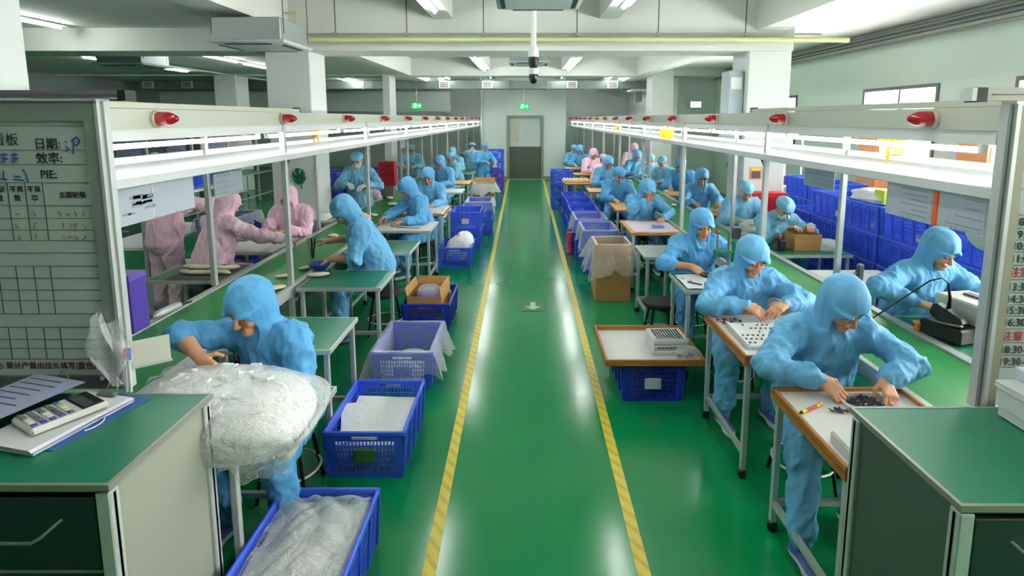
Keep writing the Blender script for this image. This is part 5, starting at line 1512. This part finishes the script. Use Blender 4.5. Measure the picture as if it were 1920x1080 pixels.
crate(-.96, 4.46, 0, 'blue crate with a clear liner folded over its rim beside the green tables', group=CGL)
liner(-.96, 4.46, 0, 'clear plastic liner folded over the third crate of the left-hand row', seed=4, depth=.21, flare=.06, loose=.05)
b = MB(); lump(b, (-.96, 4.4, .02), (.19, .27, .1), FILMB, 21, .3, 30, 16, .3); tag(b.build('packed_bags', None), 'milky bags lying inside the lined third crate', 'plastic bag')
crate(-.98, 5.62, 0, 'navy crate with an open brown carton sitting in it', m=CRATED, group=CGL)
cardboard_box('open brown carton with purple contents sitting in the navy crate', -.99, 5.58, .16, .345, .46, .19, -.05, .085, (None, .5, .3, -.2))
b = MB(); lump(b, (-.99, 5.58, .2), (.145, .2, .165), FILM, 31, .3, 28, 16, .2); lump(b, (-.99, 5.55, .2), (.13, .18, .14), mat('purple_goods', (108, 78, 168), .5, noise=(12, .5)), 33, .3, 28, 16, .2); tag(b.build('goods_bag', None), 'bag of purple goods inside the brown carton on the navy crate', 'bag')
crate(-1.0, 8.02, 0, 'blue crate with a white bag beside the ruler table', group=CGL)
b = MB(); lump(b, (-.97, 8.0, .1), (.18, .26, .25), FILMB, 41, .35, 30, 18, .2); lump(b, (-.9, 8.1, .2), (.13, .16, .21), FOAM, 43, .35, 24, 14, .2); tag(b.build('white_bag', None), 'white bag bulging out of the crate beside the ruler table', 'plastic bag')
crate(-.97, 9.24, 0, 'lower crate of the two stacked behind the white bag crate', group=CGL); crate(-.97, 9.24, .302, 'upper crate of the two stacked behind the white bag crate', group=CGL, plate=PLW)
crate(-.85, 10.3, 0, 'lower crate of the lined pair before the far carton', group=CGL); crate(-.85, 10.3, .302, 'upper lined crate of the pair before the far carton', group=CGL)
liner(-.85, 10.3, .302, 'clear liner over the upper crate before the far carton', seed=8, depth=.14)
cardboard_box('brown carton topped with a clear bag far along the left-hand tables', -1.0, 13.6, 0, .5, .5, .52, .0, .14, (None, .5, .5, .4))
liner(-1.0, 13.6, 0, 'clear bag turned over the rim of the far brown carton', seed=12, depth=.2, W=.5, L=.5, Hh=.52, flare=.1, loose=.06, m=FILMB)
for k in range(3): crate(-.87, 16.3, .302*k, 'purple crate of the tall far stack by the door, %s from the floor' % ORD[k], m=CRATEP if k < 2 else CRATEB, plate=PLW if k == 2 else None, group='crates of the stack by the door')
crate(-.87, 16.3, .906, 'topmost blue crate of the tall far stack by the door', group='crates of the stack by the door')
CGR = 'blue crates along the right-hand tables'
crate(.95, 4.26, 0, 'blue crate under the wood rimmed tray in the aisle', m=CRATED, group=CGR, plate=PLW)
cardboard_box('tall brown carton with a clear bag over its top in the aisle', 1.015, 6.5, 0, .4, .46, .66, 0, .1, (None, None, None, None))
liner(1.015, 6.5, 0, 'clear bag turned over the rim of the tall brown carton', seed=15, depth=.3, W=.4, L=.46, Hh=.66, flare=.1, loose=.07)
stk = [(1.02, 7.72, 2, True), (.99, 8.55, 2, True), (.985, 9.4, 2, False), (1.0, 10.25, 2, False), (.98, 11.1, 2, False)]
for k, (x, y, n, ln) in enumerate(stk):
    for j in range(n):
        crate(x, y, .302*j, '%s crate of the %s stack behind the tall carton' % (('lower', 'upper')[j], ORD[k]), group=CGR, m=CRATEB, plate=PLW if j else None)
    if ln: liner(x, y, .302, 'clear liner over the %s stack behind the tall carton' % ORD[k], seed=50+k, depth=.22, loose=.04)
crate(.84, 13.1, 0, 'lower blue crate of the pair by the far right wall of the aisle', group=CGR); crate(.84, 13.1, .302, 'middle blue crate of the pair by the far right wall of the aisle', group=CGR); crate(.84, 13.1, .604, 'upper blue crate of the column by the far end of the right row', group=CGR)
b = MB(); b.tube([(.70, 8.6, .02), (.70, 8.6, .34)], .06, mat('pink_cloth', (214, 76, 110), .7), 12); tag(b.build('pink_roll', None), 'pink cloth roll standing between crates and the aisle tape', 'cloth roll')
# wall of crates beyond the right-hand belt
rg = random.Random(2)
for c in range(5):
    for r_ in range(4):
        lb = 'blue crate in the crate wall beyond the right-hand belt, %s column, %s row up' % (ORD[c], ORD[r_])
        if c == 4 and r_ == 3: continue
        crate(3.87+rg.uniform(-.01, .01), 4.62+.69*c, .302*r_, lb, group='crate wall beyond the right-hand line', rz=0, plate=None)
for c in range(2):
    for r_ in range(4):
        crate(4.42, 7.9+.7*c, .302*r_, 'blue crate in the far crate block beyond the right-hand belt, %s column, %s row' % (ORD[c], ORD[r_]), group='far crate block beyond the right-hand line')
b = MB()
for k in range(3): b.box((3.645, 4.35+.69*(k+1), .96), (3.65, 4.43+.69*(k+1), 1.03), PLW)
tag(b.build('crate_tickets', None, False), 'white tickets stuck on the top row of the crate wall', 'ticket', None, 'stuff')
b = MB(); lump(b, (3.87, 6.05, 1.21), (.22, .34, .1), FILMB, 61, .3, 28, 14, .3); tag(b.build('white_cloth', None), 'white cloth heap lying on top of the crate wall', 'cloth')
b = MB().box((3.7, 5.72, 1.212), (3.86, 5.88, 1.36), mat('lime_carton', (186, 206, 30), .5), .004).build('lime_carton', None, False); tag(b, 'lime yellow carton on top of the crate wall', 'box')
b = MB(); lump(b, (4.0, 5.0, 1.21), (.2, .28, .07), FILMB, 63, .3, 28, 14, .3); tag(b.build('milky_heap', None), 'milky plastic heap on the near end of the crate wall', 'plastic bag')
b = MB().box((3.62, 6.3, .93), (3.634, 6.36, 1.05), mat('ticket_red', (220, 60, 60), .5)).build('red_ticket', None, False); tag(b, 'red ticket hanging on the crate wall', 'ticket')
# shelving and storage behind the left-hand line
def rack(label, x, y, w, l, h, n=3, group='storage racks in the left wing'):
    t = thing('storage_rack', label, 'rack', (x, y, 0), 0, group)
    for sx in (-1, 1):
        for sy in (-1, 1): MB().box((sx*w/2-.02, sy*l/2-.02, 0), (sx*w/2+.02, sy*l/2+.02, h), ALU, .003).build('upright', t, False)
    for k in range(n): MB().box((-w/2, -l/2, .2+k*(h-.25)/(n-1)), (w/2, l/2, .23+k*(h-.25)/(n-1)), WHITE).build('shelf_board', t, False)
    return t
rack('white storage rack beyond the left-hand line behind the pink workers', -4.35, 6.6, .6, 1.5, 1.25)
rack('white storage rack beyond the left-hand line by the column', -4.6, 4.6, .6, 1.3, 1.0)
for k in range(4):
    t = thing('storage_bin', 'navy bin on the rack by the column, %s along the shelf' % ORD[k], 'bin', (-4.5, 4.15+.3*k, 1.0), 0, 'navy bins on the rack')
    MB().lathe([(.12, 0), (.16, .13), (.15, .13), (.115, .01)], CRATED, n=4).build('bin_wall', t, False); MB().box((.112, -.03, .05), (.118, .03, .09), PLW).build('bin_label', t, False)
for k, (x, y, z, m, lb) in enumerate(((-3.7, 6.9, 0, CRATEB, 'lower blue crate beside the pink hooded worker facing the camera'), (-3.7, 6.9, .302, CRATEB, 'middle blue crate beside the pink hooded worker facing the camera'), (-3.7, 6.9, .604, CRATED, 'upper blue crate with a white bag beside the pink hooded worker'), (-4.35, 6.3, 1.235, CRATEP, 'purple crate on the top board of the wing rack'), (-4.35, 7.0, 1.235, CRATEB, 'blue crate on the top board of the wing rack'), (-3.35, 9.5, 0, CRATEB, 'lowest blue crate behind the gloved worker'), (-3.35, 9.5, .302, CRATEB, 'second blue crate behind the gloved worker'), (-3.35, 9.5, .604, CRATEB, 'third blue crate behind the gloved worker'), (-3.35, 9.5, .906, CRATEB, 'topmost blue crate behind the gloved worker'), (-2.85, 9.9, .906, CRATEP, 'purple crate high behind the gloved worker'), (-2.85, 9.9, .0, CRATEB, 'floor crate of the purple topped stack behind the gloved worker'), (-2.85, 9.9, .302, CRATEB, 'second crate of the purple topped stack behind the gloved worker'), (-2.85, 9.9, .604, CRATEB, 'third crate of the purple topped stack behind the gloved worker'), (-3.9, 10.9, 0, CRATER, 'lower red crate far beyond the left-hand belt'), (-3.9, 10.9, .302, CRATER, 'upper red crate far beyond the left-hand belt'), (-3.9, 10.9, .604, CRATER, 'topmost red crate far beyond the left-hand belt'))):
    crate(x, y, z, lb, m, 0, 'crates stored in the left wing')
liner(-3.7, 6.9, .604, 'clear liner over the crate beside the pink hooded worker', seed=70, depth=.14)
t = thing('extinguisher_box', 'red extinguisher box by the left column', 'extinguisher box', (-3.2, 8.42, 0)); MB().box((-.2, 0, .5), (.2, .22, 1.05), CRATER, .006).build('box_body', t, False); MB().box((-.17, -.01, .54), (.17, 0, 1.0), mat('box_red_dark', (140, 20, 24), .4)).build('box_door', t, False); MB().box((-.2, .02, 0), (.2, .2, .5), STEEL).build('box_stand', t, False)
t = thing('extinguisher_box', 'red extinguisher box at the right column under the poster', 'extinguisher box', (3.3, 7.5, 0)); MB().box((-.24, 0, .55), (.24, .22, 1.1), mat('bright_red', (206, 26, 30), .4), .006).build('box_body', t, False); MB().box((-.2, -.01, .6), (.2, 0, 1.05), CRATER).build('box_door', t, False); MB().box((-.24, .02, 0), (.24, .2, .55), STEEL).build('box_stand', t, False)
t = thing('red_bin', 'dark red slatted bin beyond the left-hand belt past the gloved worker', 'bin', (-2.4, 9.75, .74)); 
b = MB(); b.box((-.14, -.1, .2), (.14, .1, .62), CRATER, .006)
for k in range(5): b.box((-.12, -.104, .25+k*.07), (.12, -.1, .275+k*.07), mat('box_red_dark', (140, 20, 24), .4))
b.build('bin_body', t, False); MB().box((-.1, -.07, 0), (.1, .07, .2), STEEL).build('bin_stand', t, False)
t = thing('wall_poster', 'small orange bordered poster on the right column', 'poster', (3.2, 7.744, 1.345)); MB().box((-.08, -.005, -.085), (.08, .003, .085), mat('poster_border', (214, 150, 110), .6)).build('poster_sheet', t, False); MB().box((-.07, -.007, .04), (.07, -.005, .075), YELLOWP).build('title_strip', t, False); MB().box((-.06, -.007, -.07), (.06, -.005, .03), mat('poster_picture', (90, 70, 84), .6)).build('picture_panel', t, False)
for k, (x, y, lb) in enumerate(((-7.2, 11.2, 'long bench of the far left wing nearest the column'), (-7.2, 14.0, 'long bench of the far left wing near the duct'))):
    table(lb, x-.4, x+.4, y-1.2, y+1.2, top='green', group='benches in the far left wing', casters=False)
for k, (x, y) in enumerate(((-6.9, 10.2), (-6.9, 11.6), (-6.9, 13.0), (-6.9, 14.4), (-9.2, 10.4), (-9.2, 12.2))):
    b = MB(); b.box((x-.025, y-.025, 0), (x+.025, y+.025, 2.25), ALU, .004); b.box((x-.6, y-.02, 1.75), (x+.02, y+.02, 1.79), ALU); tag(b.build('support_frame', None, False), 'aluminium support frame in the left wing, %s by distance' % ORD[k], 'frame', 'aluminium frames in the left wing')
for k, (x, y, w_, h_) in enumerate(((-7.2, 10.17, .45, .35), (-7.2, 11.57, .4, .45), (-7.2, 12.97, .45, .4), (-9.5, 10.37, .45, .5))):
    sheet('pale notice clipped under the support frame arm in the left wing, %s by distance' % ORD[k], 'notice_sheet', 'notice', w_, h_, PAPERB, (x, y, 1.75-h_/2), UP, 'notices in the left wing', lines=4)
t = thing('control_cabinet', 'grey switch cabinet standing in the left wing', 'cabinet', (-8.9, 9.2, 0)); MB().box((-.5, -.3, 0), (.5, .3, 1.9), mat('switch_grey', (108, 120, 120), .5), .01).build('cabinet_body', t, False); MB().box((-.46, -.31, .1), (.46, -.3, 1.85), mat('switch_door', (96, 108, 110), .5)).build('cabinet_door', t, False)
t = thing('instrument_rack', 'grey shelf with violet bins beyond the right-hand line near the column', 'rack', (4.2, 9.6, 0))
MB().box((-.4, -.3, 0), (.4, .3, .04), WHITE).build('base_board', t, False)
for z in (.5, .95, 1.35): MB().box((-.4, -.3, z), (.4, .3, z+.03), WHITE).build('shelf_board', t, False)
for sx in (-1, 1):
    for sy in (-1, 1): MB().box((sx*.39-.015, sy*.29-.015, 0), (sx*.39+.015, sy*.29+.015, 1.75), ALU).build('upright', t, False)
for k in range(6):
    q = thing('storage_bin', 'violet bin on the shelf by the right column, %s of its two rows' % ORD[k], 'bin', (3.95+.25*(k % 3), 9.5, .98 if k < 3 else 1.38), 0, 'violet bins by the right column')
    MB().lathe([(.1, 0), (.14, .14), (.13, .14), (.09, .01)], mat('bin_violet', (92, 84, 190), .45), n=4).build('bin_wall', q, False)

for k, (y, z, lb) in enumerate(((8.3, 1.84, 'tall orange cabinet against the window wall behind the yellow fan'), (6.35, 1.84, 'tall orange cabinet against the window wall near the timetable board'))):
    t = thing('orange_cabinet', lb, 'cabinet', (5.25, y, 0), 0, 'orange cabinets by the window wall')
    MB().box((-.2, -.22, 0), (.2, .22, z), mat('cabinet_orange', (232, 150, 84), .5), .008).build('cabinet_body', t, False); MB().box((-.19, -.226, .1), (.19, -.22, z-.35), mat('cabinet_door_orange', (220, 136, 72), .5)).build('cabinet_door', t, False); MB().box((-.16, -.228, z-.3), (.0, -.22, z-.06), mat('switch_cream', (222, 214, 196), .5)).build('switch_panel', t, False)

# ------------------------------------------------------------------ workers
GA = 'workers in hooded suits'
B2 = BLUEC2; B3 = BLUEC3
# front left man
make_person('person in a blue hooded suit with bare forearms reaching into the big white bag', (-1.31, 2.9), math.radians(-12), top=1.325, lean=.24, pitch=.42, yaw=-.22, twist=-.1, side=-.03,
            world_hands=[(-1.54, 2.53, .97), (-1.2, 2.5, .90)], hints=[(-1, .1, .25), (.25, .15, -1)], sleeve=(.05, 1.), suit=B3, seed=1., handdir=[(.75, -.3, -.4), (-.3, -.7, -.5)], feet=[(-.12, -.38, 0), (.2, -.34, 0)])
# second left worker, at the bowl
make_person('person in a blue hooded suit bending over the belt beside the blue bowl', (-1.4, 5.3), math.radians(-72), top=1.40, lean=.42, pitch=.75, yaw=.05,
            world_hands=[(-1.98, 5.50, .88), (-1.80, 5.03, .815)], hints=[(-.6, .6, -.4), (.6, .8, -.3)], sleeve=(.3, .05), suit=BLUEC, seed=2., handdir=[(-.8, -.1, .1), (-.85, -.1, -.5)])
make_person('person in a blue hooded suit working at the white topped table with the ruler', (-1.38, 7.55), math.radians(-48), top=1.34, lean=.3, pitch=.55, yaw=-.2,
            world_hands=[(-1.83, 7.2, .83), (-1.58, 7.05, .80)], suit=B3, seed=3.)
make_person('person in a blue hooded suit facing the camera at the table under the white sheet', (-1.54, 9.05), 0, top=1.35, lean=.3, pitch=.4, world_hands=[(-1.66, 8.55, .8), (-1.42, 8.52, .79)], suit=BLUEC, seed=4., hi=False)
# front right woman
make_person('person in a blue hooded suit at the front wood edged table sorting dark pins', (1.60, 2.98), 0., top=1.325, lean=.28, pitch=.58, yaw=.24, twist=.04,
            world_hands=[(1.44, 2.58, .845), (1.745, 2.57, .845)], hints=[(-1, .1, -.15), (1, .1, -.15)], suit=BLUEC, seed=5., handdir=[(.6, -.6, -.5), (-.12, -.75, -.6)], curl=((.55, .5), (.6, .55)), feet=[(-.29, -.6, 0), (.08, -.36, 0)], w=1.04)
make_person('person in a blue hooded suit holding a small part over the white foam tray', (1.58, 4.03), 0., top=1.30, lean=.24, pitch=.42, yaw=.16,
            world_hands=[(1.475, 3.62, .86), (1.735, 3.60, .875)], hints=[(-1, .1, -.3), (1, .1, -.3)], suit=BLUEC, seed=6., handdir=[(.75, -.55, -.25), (-.75, -.5, -.15)], feet=[(-.22, -.45, 0), (.12, -.36, 0)])
make_person('person in a blue hooded suit behind the green press stand', (1.6, 5.22), 0., top=1.30, lean=.24, pitch=.3, yaw=.16,
            world_hands=[(1.47, 4.83, .80), (1.8, 4.78, .80)], hints=[(-1, .1, -.3), (1, .2, -.3)], sleeve=(.45, 1.), suit=B3, seed=7., handdir=[(.6, -.6, -.3), None])
make_person('person in a blue hooded suit leaning on the bench with the soldering station', (2.84, 4.05), math.radians(8), top=1.36, lean=.32, pitch=.45, yaw=.12, twist=.1,
            world_hands=[(2.66, 3.68, .86), (3.1, 3.62, .84)], hints=[(-1, -.25, -.15), (1, .2, -.3)], suit=BLUEC, seed=8., handdir=[(.7, -.5, -.15), None], w=1.05)
# mid distance
make_person('person in a blue hooded suit at the lilac sheet with a hand at the chin', (1.64, 7.85), 0., top=1.30, lean=.34, pitch=.55, yaw=.3, world_hands=[(1.62, 7.33, 1.02), (1.83, 7.3, .79)], hints=[(-1, -.3, -.9), (1, .1, -.3)], suit=BLUEC, seed=9., handdir=[(.3, -.3, .8), (-.5, -.7, -.2)])
make_person('person in a blue suit and cap looking down behind the crates', (1.56, 9.55), 0., top=1.33, lean=.26, pitch=.55, yaw=.2, style='cap', world_hands=[(1.45, 9.05, .79), (1.72, 9.0, .79)], suit=B3, seed=10., hi=False)
make_person('person in a pale cap and face mask with hands in the carton beyond the belt', (2.84, 6.5), math.radians(6), top=1.27, lean=.5, pitch=.6, style='cap', mask=True, world_hands=[(2.83, 5.95, .93), (3.06, 5.93, .95)], suit=B2, seed=11.)
make_person('person in a blue cap beyond the belt at the table with the milky bag', (2.86, 7.45), 0., top=1.33, lean=.3, pitch=.5, style='cap', world_hands=[(2.72, 7.02, .82), (3.02, 7.0, .82)], suit=B2, seed=12., hi=False)
make_person('person in a blue hooded suit beyond the belt working on pinkish foam', (2.82, 9.1), 0., top=1.33, lean=.26, pitch=.32, yaw=-.1, world_hands=[(2.62, 8.62, .8), (3.0, 8.62, .8)], suit=BLUEC, seed=13., hi=False)
# pink workers on the left
make_person('person in a pink suit seen from behind at the dark mat table', (-3.13, 5.42), math.radians(150), top=1.40, lean=.3, pitch=.4, world_hands=[(-2.46, 5.75, .84), (-2.9, 5.9, .86)], hints=[(-.8, .3, -.6), (.8, .3, -.6)], suit=PINKC, seed=14., hi=True, w=1.1)
make_person('person in a pink suit standing behind the drawing sleeve, face turned away', (-3.78, 5.75), math.radians(160), top=1.62, lean=.12, pitch=.3, stand=True, world_hands=[(-3.35, 6.15, 1.25), (-3.75, 6.2, 1.1)], suit=PINKC, seed=15., hi=False)
make_person('person in a pink hooded suit facing the camera at the wood edged white table', (-2.82, 6.78), 0., top=1.33, lean=.24, pitch=.42, world_hands=[(-2.92, 6.35, .83), (-2.76, 6.33, .83)], suit=PINKC, seed=16.)
make_person('standing person in blue cap, mask and white gloves holding a part beyond the belt', (-2.6, 8.75), 0., top=1.62, lean=.08, pitch=.35, stand=True, style='cap', mask=True, glove=True, world_hands=[(-2.68, 8.4, 1.12), (-2.42, 8.4, 1.1)], hints=[(-1, .2, -.6), (1, .2, -.6)], suit=B2, seed=17.)
P0 = make_person('standing person in a blue suit and cap beyond the left-hand belt by the wing opening', (-2.82, 14.0), 0., top=1.5, lean=.1, pitch=.3, stand=True, style='cap', world_hands=[(-2.97, 13.6, .95), (-2.67, 13.6, .95)], suit=B2, seed=18., hi=False)
# distant workers: two seated prototypes copied with their own suits
PA = make_person('person in a blue hooded suit looking down, fifth along the left-hand tables', (-1.66, 11.6), math.radians(-20), top=1.37, lean=.3, pitch=.5, hands=[(-.14, -.46, .8), (.14, -.46, .8)], suit=BLUEC, seed=20., hi=False)
PB = make_person('person in a blue cap with dark hair at the far left wood edged table', (-1.6, 13.3), math.radians(-50), top=1.34, lean=.26, pitch=.35, style='cap', hands=[(-.16, -.44, .82), (.12, -.46, .8)], suit=B2, seed=21., hi=False)
def again(p, x, y, rz, suit, label, s=1.):
    q = dup(p, (x, y, 0), rz, label, None, (s, s, s)); recolour(q, suit); return q
again(P0, -1.52, 16.0, PI*.98, B2, 'standing person in a pale blue suit seen from behind near the far left end', .97)
again(P0, -1.18, 15.6, .6, B3, 'person in a blue suit by the purple stack near the door', .98)
again(PA, -1.86, 14.9, -.2, B2, 'person in a pale hooded suit half hidden behind the worker seen from behind')
again(PA, 1.64, 11.55, .15, BLUEC, 'person in a blue hooded suit beside the two pink workers on the right')
again(PB, 1.6, 12.7, .9, PINKC, 'person in a pink suit and cap with dark hair on the right-hand line')
again(PA, 1.62, 14.3, .4, PINKC, 'person in a pink hooded suit behind the pink capped worker on the right')
again(PA, 1.58, 16.2, -.1, B3, 'person in a deep blue suit second from the far end on the right')
again(PB, 1.42, 17.2, .3, BLUEC, 'person in a blue suit at the far end of the right-hand line')
again(PA, 3.1, 10.95, -.5, B3, 'person in a blue hood beyond the belt behind the second right post')
again(PB, 3.05, 12.0, -.8, B2, 'person in a blue cap beyond the belt turned towards the aisle')
again(PB, 2.86, 13.0, .0, B2, 'person in a pale cap beyond the belt facing the camera')
again(PA, 2.62, 13.6, .2, BLUEC, 'person in a blue hood beyond the belt left of the pale cap')
again(PA, 2.95, 15.6, .1, PINKC, 'person in a pink hood beyond the belt far along the right side', 1.06)
again(PA, -2.75, 9.55, .3, PINKC, 'person in pink half hidden beyond the belt behind the gloved worker', .86)
again(PB, -8.0, 12.3, .0, BLUEC, 'person in a blue cap in the far left wing seen over the shelf', 1.05)
again(PA, -7.9, 14.6, .3, BLUEC, 'person in a blue hood deeper in the far left wing', 1.05)
again(PA, -7.9, 10.0, PI/2, BLUEC, 'person in a blue hood at the near bench of the left wing')
# stools
for k, (x, y, lb) in enumerate(((-1.33, 2.93, 'stool of the man with the white bag'), (-1.38, 5.3, 'stool of the bowl worker'), (-1.38, 7.58, 'stool of the worker with the ruler'), (-1.54, 9.1, 'stool at the table under the white sheet'), (1.60, 3.0, 'stool of the front worker on the right'), (1.6, 4.13, 'stool of the worker holding a small part'), (1.6, 5.26, 'stool behind the press stand'), (3.0, 4.2, 'stool at the soldering bench'), (1.64, 7.9, 'stool of the worker with a raised hand'), (1.56, 9.6, 'stool of the capped worker behind the crates'), (2.84, 6.52, 'stool of the masked worker'), (2.86, 7.5, 'stool of the capped worker with the milky bag'), (2.82, 9.15, 'stool at the pinkish foam table'), (-3.13, 5.42, 'stool of the pink worker seen from behind'), (-2.82, 6.82, 'stool of the pink worker facing the camera'), (1.25, 4.98, 'spare stool beside the magnifier table'))):
    stool(x, y, 'round black '+lb)
